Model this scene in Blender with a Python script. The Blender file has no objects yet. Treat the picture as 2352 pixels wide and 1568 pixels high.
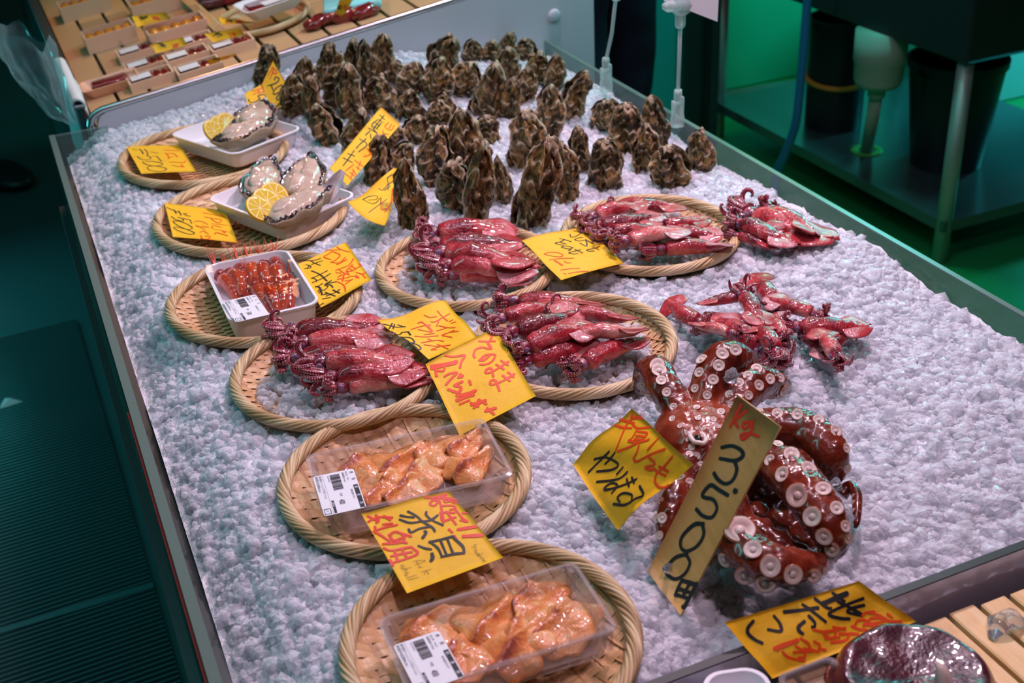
import bpy, bmesh, math, random
import numpy as np
from mathutils import Vector, Matrix
from mathutils.bvhtree import BVHTree

random.seed(7)
rng = np.random.default_rng(7)
scn = bpy.context.scene
COL = scn.collection

# ------------------------------------------------------------------ camera
W, H, F = 2352, 1568, 2855.0
YAW, PITCH, ROLL = math.radians(22.33), math.radians(29.8), math.radians(-3.15)
CAM = np.array([0.0, 0.0, 0.72])          # z = 0 is the rim of the ice counter
FLOOR = -0.80
_f = np.array([math.sin(YAW) * math.cos(PITCH), math.cos(YAW) * math.cos(PITCH), -math.sin(PITCH)])
_r0 = np.array([math.cos(YAW), -math.sin(YAW), 0.0])
_u0 = np.cross(_r0, _f)
CR = math.cos(ROLL) * _r0 + math.sin(ROLL) * _u0
CU = -math.sin(ROLL) * _r0 + math.cos(ROLL) * _u0
CF = _f
cd = bpy.data.cameras.new('camera')
cam = bpy.data.objects.new('camera', cd)
COL.objects.link(cam)
cam.matrix_world = Matrix(((CR[0], CU[0], -CF[0], CAM[0]), (CR[1], CU[1], -CF[1], CAM[1]), (CR[2], CU[2], -CF[2], CAM[2]), (0, 0, 0, 1)))
cd.sensor_width = 36.0
cd.lens = F / W * 36.0
cd.clip_start = 0.05
cd.dof.use_dof = True
cd.dof.focus_distance = 1.35
cd.dof.aperture_fstop = 8.0
scn.camera = cam

# ------------------------------------------------------------------ light
scn.view_settings.view_transform = 'Standard'
scn.view_settings.look = 'None'
scn.view_settings.gamma = 1.0
scn.view_settings.use_curve_mapping = False
scn.view_settings.exposure = -0.15
scn.cycles.transparent_max_bounces = 16
scn.cycles.max_bounces = 8
wd = bpy.data.worlds.new('market_hall')
scn.world = wd
wd.use_nodes = True
wd.node_tree.nodes['Background'].inputs[0].default_value = (0.05, 0.30, 0.30, 1)
wd.node_tree.nodes['Background'].inputs[1].default_value = 0.035


def lamp(name, kind, loc, target, energy, color, size=0.1, sy=None, spot=None, blend=0.4):
    d = bpy.data.lights.new(name, kind)
    d.energy = energy
    d.color = color
    if kind == 'AREA':
        d.size = size
        if sy:
            d.shape = 'RECTANGLE'
            d.size_y = sy
    else:
        d.shadow_soft_size = size
    if kind == 'SPOT':
        d.spot_size = math.radians(spot)
        d.spot_blend = blend
    o = bpy.data.objects.new(name, d)
    COL.objects.link(o)
    o.location = loc
    o.rotation_euler = (Vector(target) - Vector(loc)).to_track_quat('-Z', 'Y').to_euler()
    return o


# market spot lamps over the staff side, cool aisle and sink tubes, plus added fills
PINK = (1.0, 0.70, 0.86)
lamp('counter_spot_lamp', 'SPOT', (1.05, 1.35, 1.25), (0.50, 1.10, 0.0), 58, PINK, 0.045, spot=95, blend=0.7)
lamp('counter_spot_lamp_rear', 'SPOT', (1.00, 2.15, 1.25), (0.50, 1.85, 0.0), 46, PINK, 0.045, spot=95, blend=0.7)
lamp('front_fill_spot', 'SPOT', (0.55, 0.25, 1.55), (0.55, 0.95, 0.0), 34, PINK, 0.06, spot=105, blend=0.9)  # added fill from the viewer side for the front faces
lamp('display_case_lamp', 'SPOT', (0.40, 3.0, 0.75), (0.40, 2.75, 0.0), 11, (1.0, 0.48, 0.28), 0.06, spot=110, blend=0.6)
lamp('overhead_fill', 'AREA', (0.45, 1.3, 1.9), (0.45, 1.3, 0.0), 9, (0.92, 0.76, 1.0), 1.3, 0.05)  # added overhead fill, kept narrow for sharper reflections
lamp('aisle_tube_lamp', 'AREA', (-1.3, 1.6, 1.6), (-0.2, 1.9, -0.6), 15, (0.10, 0.85, 0.85), 0.25, 2.6)
lamp('mat_fill', 'AREA', (-0.7, 3.5, -0.25), (-0.4, 2.0, -0.8), 5, (0.06, 0.85, 0.9), 1.0, 0.12)  # added low light that brings out the mat ridges
lamp('sink_tube_lamp', 'AREA', (2.6, 3.7, 1.3), (2.6, 3.4, -0.8), 14, (0.08, 0.95, 0.50), 0.3, 1.6)
lamp('sink_box_fill', 'AREA', (2.4, 4.0, 0.4), (3.1, 3.3, -0.55), 14, (0.06, 0.9, 0.95), 0.4, 0.4)  # added light that turns the pale boxes cyan
lamp('sink_rear_lamp', 'AREA', (3.7, 2.9, 0.25), (2.6, 2.75, -0.67), 22, (0.05, 0.85, 0.95), 0.2, 0.6)
lamp('rear_teal_lamp', 'AREA', (1.65, 1.9, 0.45), (0.98, 1.6, -0.05), 3.6, (0.06, 0.85, 0.85), 0.3, 0.6)
lamp('cabinet_fill', 'AREA', (1.9, 2.7, 1.5), (2.0, 3.45, 0.0), 22, (0.06, 0.9, 0.8), 0.3, 0.3)  # added light to brighten the cabinet side


# ------------------------------------------------------------------ pixel <-> place helpers
def ray(px, py):
    return CF + CR * ((px - W / 2) / F) - CU * ((py - H / 2) / F)


def at(px, py, z=0.0):
    d = ray(px, py)
    return CAM + d * ((z - CAM[2]) / d[2])


def aty(px, py, y):
    d = ray(px, py)
    return CAM + d * (y / d[1])


def atx(px, py, x):
    d = ray(px, py)
    return CAM + d * (x / d[0])


def onplane(px, py, p0, n):
    d = ray(px, py)
    return CAM + d * (np.dot(np.asarray(p0) - CAM, n) / np.dot(d, n))


def topix(P):
    d = np.asarray(P, float) - CAM
    z = d @ CF
    return np.stack([W / 2 + F * (d @ CR) / z, H / 2 - F * (d @ CU) / z], -1)


def depth(P):
    return float((np.asarray(P) - CAM) @ CF)


def Z(ox, oy, s):
    """reads coordinates noted on an enlarged detail of the photograph"""
    return lambda x, y: (ox + x / s, oy + y / s)


# ------------------------------------------------------------------ mesh helpers
class MB:
    def __init__(self):
        self.v, self.f, self.c, self.m, self.n = [], [], [], [], 0

    def add(self, V, Fc, col=0.5, mi=0):
        V = np.asarray(V, float)
        n = self.n
        self.v.append(V)
        if np.isscalar(col):
            self.c.append(np.full(len(V), float(col)))
        else:
            self.c.append(np.asarray(col, float))
        for f in Fc:
            self.f.append([i + n for i in f])
            self.m.append(mi)
        self.n += len(V)
        return self

    def xf(self, M):
        M = np.array(M)
        self.v = [v @ M[:3, :3].T + M[:3, 3] for v in self.v]
        return self

    def build(self, name, mats, parent=None, smooth=True, sharp=None):
        me = bpy.data.meshes.new(name)
        V = np.concatenate(self.v) if self.v else np.zeros((0, 3))
        me.from_pydata(V.tolist(), [], self.f)
        if not isinstance(mats, (list, tuple)):
            mats = [mats]
        for m in mats:
            me.materials.append(m)
        if len(mats) > 1:
            me.polygons.foreach_set('material_index', self.m)
        a = me.attributes.new('tint', 'FLOAT', 'POINT')
        a.data.foreach_set('value', np.concatenate(self.c))
        if smooth:
            me.polygons.foreach_set('use_smooth', [True] * len(me.polygons))
            if sharp:
                me.set_sharp_from_angle(angle=math.radians(sharp))
        me.validate()
        me.update()
        o = bpy.data.objects.new(name, me)
        COL.objects.link(o)
        if parent:
            o.parent = parent
        return o


def tag(o, label=None, cat=None, group=None, kind=None):
    if label:
        o['label'] = label
    if cat:
        o['category'] = cat
    if group:
        o['group'] = group
    if kind:
        o['kind'] = kind
    return o


def empty(name, loc=(0, 0, 0), M=None):
    o = bpy.data.objects.new(name, None)
    o.empty_display_size = 0.02
    COL.objects.link(o)
    if M is not None:
        o.matrix_world = M
    else:
        o.location = loc
    return o


def copy_tree(o, parent=None):
    c = o.copy()
    COL.objects.link(c)
    if parent:
        c.parent = parent
    for ch in list(o.children):
        copy_tree(ch, c)
    return c


def smoothpath(P, n=6):
    """Catmull-Rom through the points"""
    P = np.asarray(P, float)
    if len(P) < 3:
        return np.linspace(P[0], P[-1], n + 1) if len(P) == 2 else P
    Q = np.vstack([2 * P[0] - P[1], P, 2 * P[-1] - P[-2]])
    out = []
    for i in range(1, len(Q) - 2):
        for t in np.linspace(0, 1, n, endpoint=False):
            p0, p1, p2, p3 = Q[i - 1:i + 3]
            out.append(0.5 * (2 * p1 + (p2 - p0) * t + (2 * p0 - 5 * p1 + 4 * p2 - p3) * t * t + (3 * p1 - p0 - 3 * p2 + p3) * t ** 3))
    out.append(P[-1])
    return np.array(out)


def tube(P, R, n=8, flat=1.0, up=(0, 0, 1), cap=True, closed=False):
    """swept tube with parallel transported frames; R radius (scalar or per point), flat squashes the second axis"""
    P = np.asarray(P, float)
    m = len(P)
    R = np.full(m, R) if np.isscalar(R) else np.asarray(R, float)
    T = np.gradient(P, axis=0) if not closed else (np.roll(P, -1, 0) - np.roll(P, 1, 0))
    T /= np.linalg.norm(T, axis=1)[:, None] + 1e-12
    N = np.array(up, float)
    if abs(T[0] @ N) > 0.95:
        N = np.array((1.0, 0.2, 0.1))
    N = N - T[0] * (T[0] @ N)
    N /= np.linalg.norm(N)
    V, th = [], np.linspace(0, 2 * np.pi, n, endpoint=False)
    for i in range(m):
        N = N - T[i] * (T[i] @ N)
        N /= np.linalg.norm(N) + 1e-12
        B = np.cross(T[i], N)
        V.append(P[i] + R[i] * (np.cos(th)[:, None] * B + flat * np.sin(th)[:, None] * N))
    V = np.concatenate(V)
    Fc = []
    for i in range(m if closed else m - 1):
        a, b = i * n, ((i + 1) % m) * n
        for k in range(n):
            k2 = (k + 1) % n
            Fc.append((a + k, a + k2, b + k2, b + k))
    if cap and not closed:
        Fc.append(tuple(range(n))[::-1])
        Fc.append(tuple(range((m - 1) * n, m * n)))
    return V, Fc


def grid(nu, nv, fn, closeu=False):
    V = [fn(i / (nu if closeu else nu - 1), j / (nv - 1)) for j in range(nv) for i in range(nu)]
    Fc = []
    for j in range(nv - 1):
        for i in range(nu if closeu else nu - 1):
            i2 = (i + 1) % nu
            Fc.append((j * nu + i, j * nu + i2, (j + 1) * nu + i2, (j + 1) * nu + i))
    return np.array(V, float), Fc


def loft(loops, capa=True, capb=True):
    n = len(loops[0])
    V = np.concatenate([np.asarray(l, float) for l in loops])
    Fc = []
    for j in range(len(loops) - 1):
        for i in range(n):
            i2 = (i + 1) % n
            Fc.append((j * n + i, j * n + i2, (j + 1) * n + i2, (j + 1) * n + i))
    if capa:
        Fc.append(tuple(range(n))[::-1])
    if capb:
        Fc.append(tuple(range((len(loops) - 1) * n, len(loops) * n)))
    return V, Fc


def rrect(w, l, r, z, n=6):
    """rounded rectangle loop, w along x, l along y"""
    out = []
    r = min(r, w / 2 - 1e-5, l / 2 - 1e-5)
    for cx, cy, a0 in ((w / 2 - r, l / 2 - r, 0), (-w / 2 + r, l / 2 - r, 90), (-w / 2 + r, -l / 2 + r, 180), (w / 2 - r, -l / 2 + r, 270)):
        for k in range(n + 1):
            a = math.radians(a0 + 90 * k / n)
            out.append((cx + r * math.cos(a), cy + r * math.sin(a), z))
    return out


def box(x0, x1, y0, y1, z0, z1, b=0.0):
    """box with chamfered edges (three lofted loops per end)"""
    if b <= 0:
        V = [(x, y, z) for z in (z0, z1) for x, y in ((x0, y0), (x1, y0), (x1, y1), (x0, y1))]
        return np.array(V), [(3, 2, 1, 0), (4, 5, 6, 7), (0, 1, 5, 4), (1, 2, 6, 5), (2, 3, 7, 6), (3, 0, 4, 7)]
    cx, cy = (x0 + x1) / 2, (y0 + y1) / 2
    L = []
    for z, k in ((z0, b), (z0 + b, 0), (z1 - b, 0), (z1, b)):
        L.append([(cx + x, cy + y, zz) for x, y, zz in rrect(x1 - x0 - 2 * k, y1 - y0 - 2 * k, max(b - k * 0.5, b * 0.5), z, 2)])
    return loft(L)


def ball(c, r, nu=14, nv=9):
    r = np.array([r, r, r], float) if np.isscalar(r) else np.array(r, float)
    V, Fc = grid(nu, nv, lambda u, v: (math.cos(2 * math.pi * u) * math.sin(math.pi * v), math.sin(2 * math.pi * u) * math.sin(math.pi * v), math.cos(math.pi * v)), True)
    return V * r + np.array(c), [f[::-1] for f in Fc]


def lathe(prof, n=24):
    """prof: list of (r, z)"""
    V, Fc = grid(n, len(prof), lambda u, v: (prof[round(v * (len(prof) - 1))][0] * math.cos(2 * math.pi * u), prof[round(v * (len(prof) - 1))][0] * math.sin(2 * math.pi * u), prof[round(v * (len(prof) - 1))][1]), True)
    return V, Fc


_K = np.random.default_rng(3).normal(size=(24, 3))
_PH = np.random.default_rng(4).uniform(0, 6.28, 24)


def vnoise(P, s=1.0, seed=0, n=7):
    """cheap smooth noise in about -1..1 from a handful of plane waves"""
    P = np.asarray(P, float) * s
    out = np.zeros(P.shape[:-1])
    for i in range(n):
        k = _K[(i + seed * 5) % 24]
        q = np.roll(k, 1)
        out += np.sin(P @ k * 2.2 + _PH[(i * 3 + seed) % 24] + 1.3 * np.sin(P @ q * 1.7 + seed))
    return out / (n ** 0.5) / 1.2


def frame(o, x, z):
    """matrix with origin o, x axis x, z axis near z"""
    x = np.asarray(x, float)
    x = x / np.linalg.norm(x)
    z = np.asarray(z, float)
    z = z - x * (x @ z)
    z /= np.linalg.norm(z)
    y = np.cross(z, x)
    return Matrix(((x[0], y[0], z[0], o[0]), (x[1], y[1], z[1], o[1]), (x[2], y[2], z[2], o[2]), (0, 0, 0, 1)))


def rect_px(pts, z):
    """centre, yaw, width (first edge), length (second edge) of the rectangle whose four rim corners are seen at pts"""
    Q = [at(*p, z) for p in pts]
    c = sum(Q) / 4
    ex = (Q[1] - Q[0]) + (Q[2] - Q[3])
    ey = (Q[0] - Q[3]) + (Q[1] - Q[2])
    w = np.linalg.norm(ex) / 2
    l = np.linalg.norm(ey) / 2
    a = math.atan2(ex[1], ex[0])
    return c, a, w, l


# ------------------------------------------------------------------ materials
def mat(name, color=(0.5, 0.5, 0.5), rough=0.5, metal=0.0, trans=0.0, ior=1.45, coat=0.0, spec=0.5, sub=0.0, alpha=1.0, emis=None):
    m = bpy.data.materials.new(name)
    m.use_nodes = True
    b = m.node_tree.nodes['Principled BSDF']
    b.inputs['Base Color'].default_value = (*color, 1)
    b.inputs['Roughness'].default_value = rough
    b.inputs['Metallic'].default_value = metal
    b.inputs['Transmission Weight'].default_value = trans
    b.inputs['IOR'].default_value = ior
    b.inputs['Coat Weight'].default_value = coat
    b.inputs['Coat Roughness'].default_value = 0.06
    b.inputs['Specular IOR Level'].default_value = spec
    b.inputs['Subsurface Weight'].default_value = sub
    b.inputs['Alpha'].default_value = alpha
    if sub:
        b.inputs['Subsurface Radius'].default_value = (0.012, 0.005, 0.004)
        b.inputs['Subsurface Scale'].default_value = 0.5
    if emis:
        b.inputs['Emission Color'].default_value = (*emis[0], 1)
        b.inputs['Emission Strength'].default_value = emis[1]
    return m


class NT:
    """tiny node builder"""
    def __init__(self, m):
        self.t = m.node_tree
        self.b = self.t.nodes['Principled BSDF']

    def n(self, kind, **kw):
        x = self.t.nodes.new(kind)
        for k, v in kw.items():
            if k.startswith('i_'):
                x.inputs[k[2:].replace('_', ' ')].default_value = v
            else:
                setattr(x, k, v)
        return x

    def l(self, a, b):
        self.t.links.new(a, b)

    def coords(self, scale=(1, 1, 1), out='Object'):
        tc = self.n('ShaderNodeTexCoord')
        mp = self.n('ShaderNodeMapping')
        mp.inputs['Scale'].default_value = scale
        self.l(tc.outputs[out], mp.inputs['Vector'])
        return mp.outputs[0]

    def noise(self, vec, scale, detail=4, rough=0.55, dist=0.0):
        x = self.n('ShaderNodeTexNoise')
        x.inputs['Scale'].default_value = scale
        x.inputs['Detail'].default_value = detail
        x.inputs['Roughness'].default_value = rough
        x.inputs['Distortion'].default_value = dist
        if vec is not None:
            self.l(vec, x.inputs['Vector'])
        return x.outputs['Fac']

    def ramp(self, fac, stops, interp='LINEAR'):
        r = self.n('ShaderNodeValToRGB')
        e = r.color_ramp.elements
        r.color_ramp.interpolation = interp
        while len(e) < len(stops):
            e.new(0.5)
        for k, (p, c) in zip(e, stops):
            k.position = p
            k.color = (*c, 1)
        self.l(fac, r.inputs[0])
        return r.outputs[0]

    def mix(self, fac, a, b, mode='MIX'):
        x = self.n('ShaderNodeMix', data_type='RGBA', blend_type=mode)
        for s, v in ((0, fac), (6, a), (7, b)):
            if isinstance(v, (int, float)):
                x.inputs[s].default_value = v
            elif isinstance(v, tuple):
                x.inputs[s].default_value = (*v, 1)
            else:
                self.l(v, x.inputs[s])
        return x.outputs[2]

    def math(self, op, a, b=0.0):
        x = self.n('ShaderNodeMath', operation=op)
        for s, v in ((0, a), (1, b)):
            if isinstance(v, (int, float)):
                x.inputs[s].default_value = v
            else:
                self.l(v, x.inputs[s])
        return x.outputs[0]

    def attr(self, name='tint'):
        return self.n('ShaderNodeAttribute', attribute_name=name).outputs['Fac']

    def rand(self):
        return self.n('ShaderNodeObjectInfo').outputs['Random']

    def bump(self, h, strength=0.3, dist=0.002):
        x = self.n('ShaderNodeBump')
        x.inputs['Strength'].default_value = strength
        x.inputs['Distance'].default_value = dist
        self.l(h, x.inputs['Height'])
        self.l(x.outputs[0], self.b.inputs['Normal'])

    def color(self, c):
        self.l(c, self.b.inputs['Base Color'])

    def rough(self, c):
        self.l(c, self.b.inputs['Roughness'])


def clearmat(name, tint=(0.95, 0.97, 0.97), veil=(0.7, 0.75, 0.78), base=0.08, edge=0.6, rough=0.08):
    """see-through sheet plastic: transparent body, glossy skin, a little milky veil"""
    m = bpy.data.materials.new(name)
    m.use_nodes = True
    t = m.node_tree
    t.nodes.clear()
    out = t.nodes.new('ShaderNodeOutputMaterial')
    tr = t.nodes.new('ShaderNodeBsdfTransparent')
    tr.inputs[0].default_value = (*tint, 1)
    p = t.nodes.new('ShaderNodeBsdfPrincipled')
    p.inputs['Base Color'].default_value = (*veil, 1)
    p.inputs['Roughness'].default_value = rough
    p.inputs['Specular IOR Level'].default_value = 0.8
    lw = t.nodes.new('ShaderNodeLayerWeight')
    lw.inputs[0].default_value = 0.25
    mp = t.nodes.new('ShaderNodeMapRange')
    mp.inputs[3].default_value = base
    mp.inputs[4].default_value = edge
    t.links.new(lw.outputs['Facing'], mp.inputs[0])
    mx = t.nodes.new('ShaderNodeMixShader')
    t.links.new(mp.outputs[0], mx.inputs[0])
    t.links.new(tr.outputs[0], mx.inputs[1])
    t.links.new(p.outputs[0], mx.inputs[2])
    t.links.new(mx.outputs[0], out.inputs[0])
    return m


M = {}
# ice
m = M['ice'] = clearmat('crushed_ice', (0.97, 0.98, 1.0), (0.90, 0.91, 0.95), 0.30, 0.85, 0.06)
t = m.node_tree
tc = t.nodes.new('ShaderNodeTexCoord')
nz = t.nodes.new('ShaderNodeTexNoise')
nz.inputs['Scale'].default_value = 260
nz.inputs['Detail'].default_value = 3
bp = t.nodes.new('ShaderNodeBump')
bp.inputs['Strength'].default_value = 0.8
bp.inputs['Distance'].default_value = 0.003
t.links.new(tc.outputs['Object'], nz.inputs['Vector'])
t.links.new(nz.outputs['Fac'], bp.inputs['Height'])
for x in t.nodes:
    if x.type in ('BSDF_PRINCIPLED', 'LAYER_WEIGHT'):
        t.links.new(bp.outputs[0], x.inputs['Normal'])
m = M['snow'] = mat('packed_ice', (0.70, 0.73, 0.79), 0.35)
k = NT(m)
v = k.coords()
k.color(k.ramp(k.noise(v, 60, 5, 0.7), [(0.3, (0.80, 0.83, 0.88)), (0.7, (0.93, 0.94, 0.97))]))
k.bump(k.noise(v, 160, 4, 0.7), 0.9, 0.006)
M['ice_clear'] = mat('clear_ice_lump', (0.93, 0.95, 1.0), 0.08, trans=0.9, ior=1.31)

# bamboo
m = M['bamboo'] = mat('bamboo_strip', (0.5, 0.3, 0.13), 0.42)
k = NT(m)
v = k.coords((1, 1, 1))
c = k.ramp(k.attr(), [(0.0, (0.42, 0.21, 0.085)), (0.5, (0.64, 0.38, 0.18)), (1.0, (0.78, 0.54, 0.30))])
k.color(k.mix(k.math('MULTIPLY', k.noise(v, 90, 4), 0.45), c, (0.46, 0.24, 0.10)))
k.bump(k.noise(v, 600, 2), 0.15, 0.0006)
m = M['rim_bamboo'] = mat('rim_bamboo', (0.6, 0.42, 0.22), 0.45)
k = NT(m)
v = k.coords((1, 1, 1))
c = k.ramp(k.attr(), [(0.0, (0.07, 0.04, 0.018)), (0.35, (0.46, 0.30, 0.14)), (1.0, (0.74, 0.58, 0.36))])
k.color(k.mix(k.math('MULTIPLY', k.noise(v, 70, 4), 0.5), c, (0.50, 0.30, 0.13)))

# papers and inks
def papermat(name, c, c2, sc=26):
    m = mat(name, c, 0.62)
    k = NT(m)
    v = k.coords()
    k.color(k.ramp(k.noise(v, sc, 4, 0.6), [(0.35, c), (0.6, c), (0.70, c2)]))
    k.bump(k.noise(v, 45, 3), 0.35, 0.004)
    return m
M['paper'] = papermat('yellow_paper', (0.83, 0.475, 0.011), (0.72, 0.37, 0.007))
M['paper_wet'] = papermat('wet_yellow_paper', (0.82, 0.44, 0.006), (0.68, 0.33, 0.004), 18)
M['black_ink'] = mat('black_marker', (0.012, 0.012, 0.014), 0.5)
M['red_ink'] = mat('red_marker', (0.72, 0.035, 0.008), 0.5)
M['orange_ink'] = mat('orange_marker', (0.78, 0.065, 0.006), 0.5)
M['pencil'] = mat('pencil_line', (0.10, 0.09, 0.03), 0.7)
M['print_ink'] = mat('printed_ink', (0.02, 0.02, 0.03), 0.6)
M['label'] = mat('label_white', (0.80, 0.80, 0.84), 0.45)
m = M['board'] = mat('price_board_wood', (0.5, 0.3, 0.1), 0.4)
k = NT(m)
v = k.coords((60, 3, 3))
k.color(k.ramp(k.noise(v, 3.0, 5, 0.6, 0.5), [(0.25, (0.50, 0.28, 0.075)), (0.55, (0.64, 0.38, 0.12)), (0.8, (0.58, 0.33, 0.095))]))
m = M['slat'] = mat('pale_pine', (0.75, 0.5, 0.28), 0.5)
k = NT(m)
v = k.coords((9, 1.2, 9))
k.color(k.ramp(k.noise(v, 4.0, 5, 0.6, 1.2), [(0.25, (0.62, 0.37, 0.15)), (0.5, (0.80, 0.54, 0.26)), (0.75, (0.87, 0.66, 0.38))]))

# plastics, metal, glass
M['foam'] = mat('white_foam', (0.80, 0.79, 0.83), 0.38, spec=0.4)
M['white_panel'] = mat('white_enamel', (0.55, 0.57, 0.62), 0.38)
M['steel'] = mat('brushed_steel', (0.55, 0.57, 0.58), 0.28, metal=1.0)
M['steel_dark'] = mat('dull_steel', (0.22, 0.25, 0.25), 0.38, metal=0.9)
M['film'] = clearmat('cling_film', (0.98, 0.98, 0.98), (0.10, 0.10, 0.11), 0.04, 0.32, 0.04)
M['tray_clear'] = clearmat('clear_tray_plastic', (0.95, 0.93, 0.93), (0.62, 0.55, 0.55), 0.16, 0.62, 0.12)
M['acrylic'] = clearmat('acrylic_sheet', (0.78, 0.88, 0.86), (0.20, 0.27, 0.26), 0.20, 0.6, 0.06)
M['acrylic_frost'] = clearmat('wet_acrylic_sheet', (0.85, 0.84, 0.88), (0.58, 0.54, 0.64), 0.42, 0.75, 0.15)
M['acrylic_edge'] = mat('acrylic_cut_edge', (0.12, 0.17, 0.145), 0.3)
M['clear_stand'] = clearmat('clear_stand_plastic', (0.85, 0.95, 0.93), (0.75, 0.86, 0.84), 0.30, 0.9, 0.05)
M['bag'] = clearmat('thin_bag_film', (0.80, 0.93, 0.93), (0.36, 0.55, 0.57), 0.10, 0.62, 0.06)
M['glass'] = clearmat('case_glass', (0.30, 0.62, 0.58), (0.03, 0.16, 0.15), 0.30, 0.8, 0.03)
M['cloth'] = mat('white_cloth', (0.75, 0.76, 0.78), 0.9)
M['black_plastic'] = mat('black_bucket_plastic', (0.012, 0.014, 0.018), 0.45)
M['orange_plastic'] = mat('orange_band', (0.75, 0.30, 0.03), 0.5)
M['pvc'] = mat('grey_pvc', (0.38, 0.42, 0.33), 0.5)
M['hose'] = mat('blue_hose', (0.03, 0.20, 0.42), 0.45)
M['rubber_mat'] = mat('ribbed_rubber', (0.05, 0.12, 0.125), 0.35)
M['floor'] = mat('hall_floor', (0.05, 0.10, 0.105), 0.40)
M['green_floor'] = mat('green_floor', (0.015, 0.26, 0.07), 0.30)
M['green_wall'] = mat('green_wall', (0.05, 0.45, 0.22), 0.35)
M['teal_wall'] = mat('teal_wall', (0.03, 0.40, 0.38), 0.45)
M['jeans'] = mat('dark_denim', (0.008, 0.011, 0.030), 0.9)
M['jacket'] = mat('dark_jacket', (0.02, 0.02, 0.025), 0.9)
M['skin'] = mat('person_skin', (0.5, 0.3, 0.22), 0.5, sub=0.1)
M['dark'] = mat('dark_panel', (0.02, 0.028, 0.026), 0.5)
M['counter'] = mat('counter_body', (0.04, 0.16, 0.11), 0.25)
M['counter_red'] = mat('red_stripe', (0.45, 0.03, 0.03), 0.4)

# seafood
def seafood(name, stops, sc, rough=0.22, coat=0.8, speck=None, randmix=None, bump=0.15, sub=0.12):
    m = mat(name, stops[0][1], rough, coat=coat, sub=sub)
    k = NT(m)
    v = k.coords()
    r = k.rand()
    vv = k.n('ShaderNodeVectorMath', operation='ADD')
    sc2 = k.n('ShaderNodeVectorMath', operation='SCALE')
    cx = k.n('ShaderNodeCombineXYZ')
    for i in range(3):
        k.l(r, cx.inputs[i])
    k.l(cx.outputs[0], sc2.inputs[0])
    sc2.inputs['Scale'].default_value = 37.0
    k.l(v, vv.inputs[0])
    k.l(sc2.outputs[0], vv.inputs[1])
    v = vv.outputs[0]
    fac = k.noise(v, sc, 4, 0.6, 0.6)
    if randmix:
        fac = k.math('ADD', fac, k.math('MULTIPLY', k.math('SUBTRACT', r, 0.5), randmix))
    fac = k.math('ADD', fac, k.math('SUBTRACT', k.math('MULTIPLY', k.attr(), 0.6), 0.3))
    c = k.ramp(fac, stops)
    if speck:
        s = k.noise(v, speck[0], 3, 0.7)
        c = k.mix(k.ramp(s, [(speck[1], (0, 0, 0)), (speck[1] + 0.1, (1, 1, 1))]), c, speck[2])
    k.color(c)
    k.bump(k.noise(v, sc * 9, 3), bump, 0.03 if sc < 12 else 0.001)
    return m
M['squid'] = seafood('squid_skin', [(0.22, (0.16, 0.006, 0.014)), (0.40, (0.42, 0.022, 0.035)), (0.54, (0.60, 0.10, 0.10)), (0.72, (0.74, 0.33, 0.29))], 3.0, 0.25, 0.9, (26, 0.66, (0.36, 0.012, 0.03)), 0.34, 0.25)
M['squid_arm'] = seafood('squid_arm_skin', [(0.25, (0.13, 0.008, 0.025)), (0.5, (0.30, 0.025, 0.055)), (0.8, (0.66, 0.36, 0.34))], 8.0, 0.16, 1.0)
M['squid_fin'] = seafood('squid_fin_skin', [(0.25, (0.28, 0.010, 0.02)), (0.55, (0.48, 0.055, 0.065)), (0.85, (0.60, 0.36, 0.38))], 4.0, 0.26, 0.5, None, 0.5)
M['squid_eye'] = mat('squid_eye', (0.22, 0.12, 0.22), 0.08, coat=1.0)
M['octopus'] = seafood('octopus_skin', [(0.3, (0.07, 0.007, 0.003)), (0.5, (0.17, 0.020, 0.008)), (0.72, (0.30, 0.055, 0.022))], 26, 0.27, 0.6, None, None, 0.4)
M['octopus_dark'] = seafood('octopus_web_skin', [(0.3, (0.045, 0.006, 0.014)), (0.55, (0.10, 0.010, 0.020)), (0.75, (0.24, 0.03, 0.02))], 40, 0.30, 0.5, None, None, 0.6)
M['sucker'] = seafood('sucker_flesh', [(0.3, (0.60, 0.42, 0.37)), (0.6, (0.74, 0.58, 0.53)), (0.9, (0.80, 0.67, 0.62))], 60, 0.32, 0.25)
M['sucker_rim'] = mat('sucker_rim_skin', (0.36, 0.10, 0.035), 0.25, coat=0.8)
M['beak'] = mat('octopus_beak', (0.008, 0.006, 0.006), 0.2)
M['oyster_meat'] = seafood('oyster_meat', [(0.25, (0.36, 0.25, 0.19)), (0.5, (0.56, 0.41, 0.31)), (0.8, (0.68, 0.53, 0.42))], 28, 0.14, 1.0)
M['oyster_fringe'] = seafood('oyster_fringe', [(0.3, (0.012, 0.012, 0.014)), (0.6, (0.05, 0.045, 0.05)), (0.85, (0.22, 0.18, 0.17))], 60, 0.18, 1.0)
m = M['nacre'] = seafood('oyster_nacre', [(0.3, (0.42, 0.36, 0.42)), (0.55, (0.68, 0.64, 0.68)), (0.8, (0.80, 0.77, 0.80))], 40, 0.16, 1.0)
M['shrimp'] = seafood('shrimp_flesh', [(0.20, (0.40, 0.025, 0.006)), (0.55, (0.60, 0.085, 0.016)), (0.95, (0.70, 0.20, 0.06))], 45, 0.14, 1.0, None, 0.2)
M['shrimp_head'] = seafood('shrimp_head_shell', [(0.25, (0.18, 0.012, 0.008)), (0.5, (0.36, 0.030, 0.010)), (0.8, (0.55, 0.10, 0.03))], 60, 0.14, 1.0)
M['shrimp_leg'] = mat('shrimp_feeler', (0.62, 0.06, 0.025), 0.3, coat=0.5)
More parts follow.
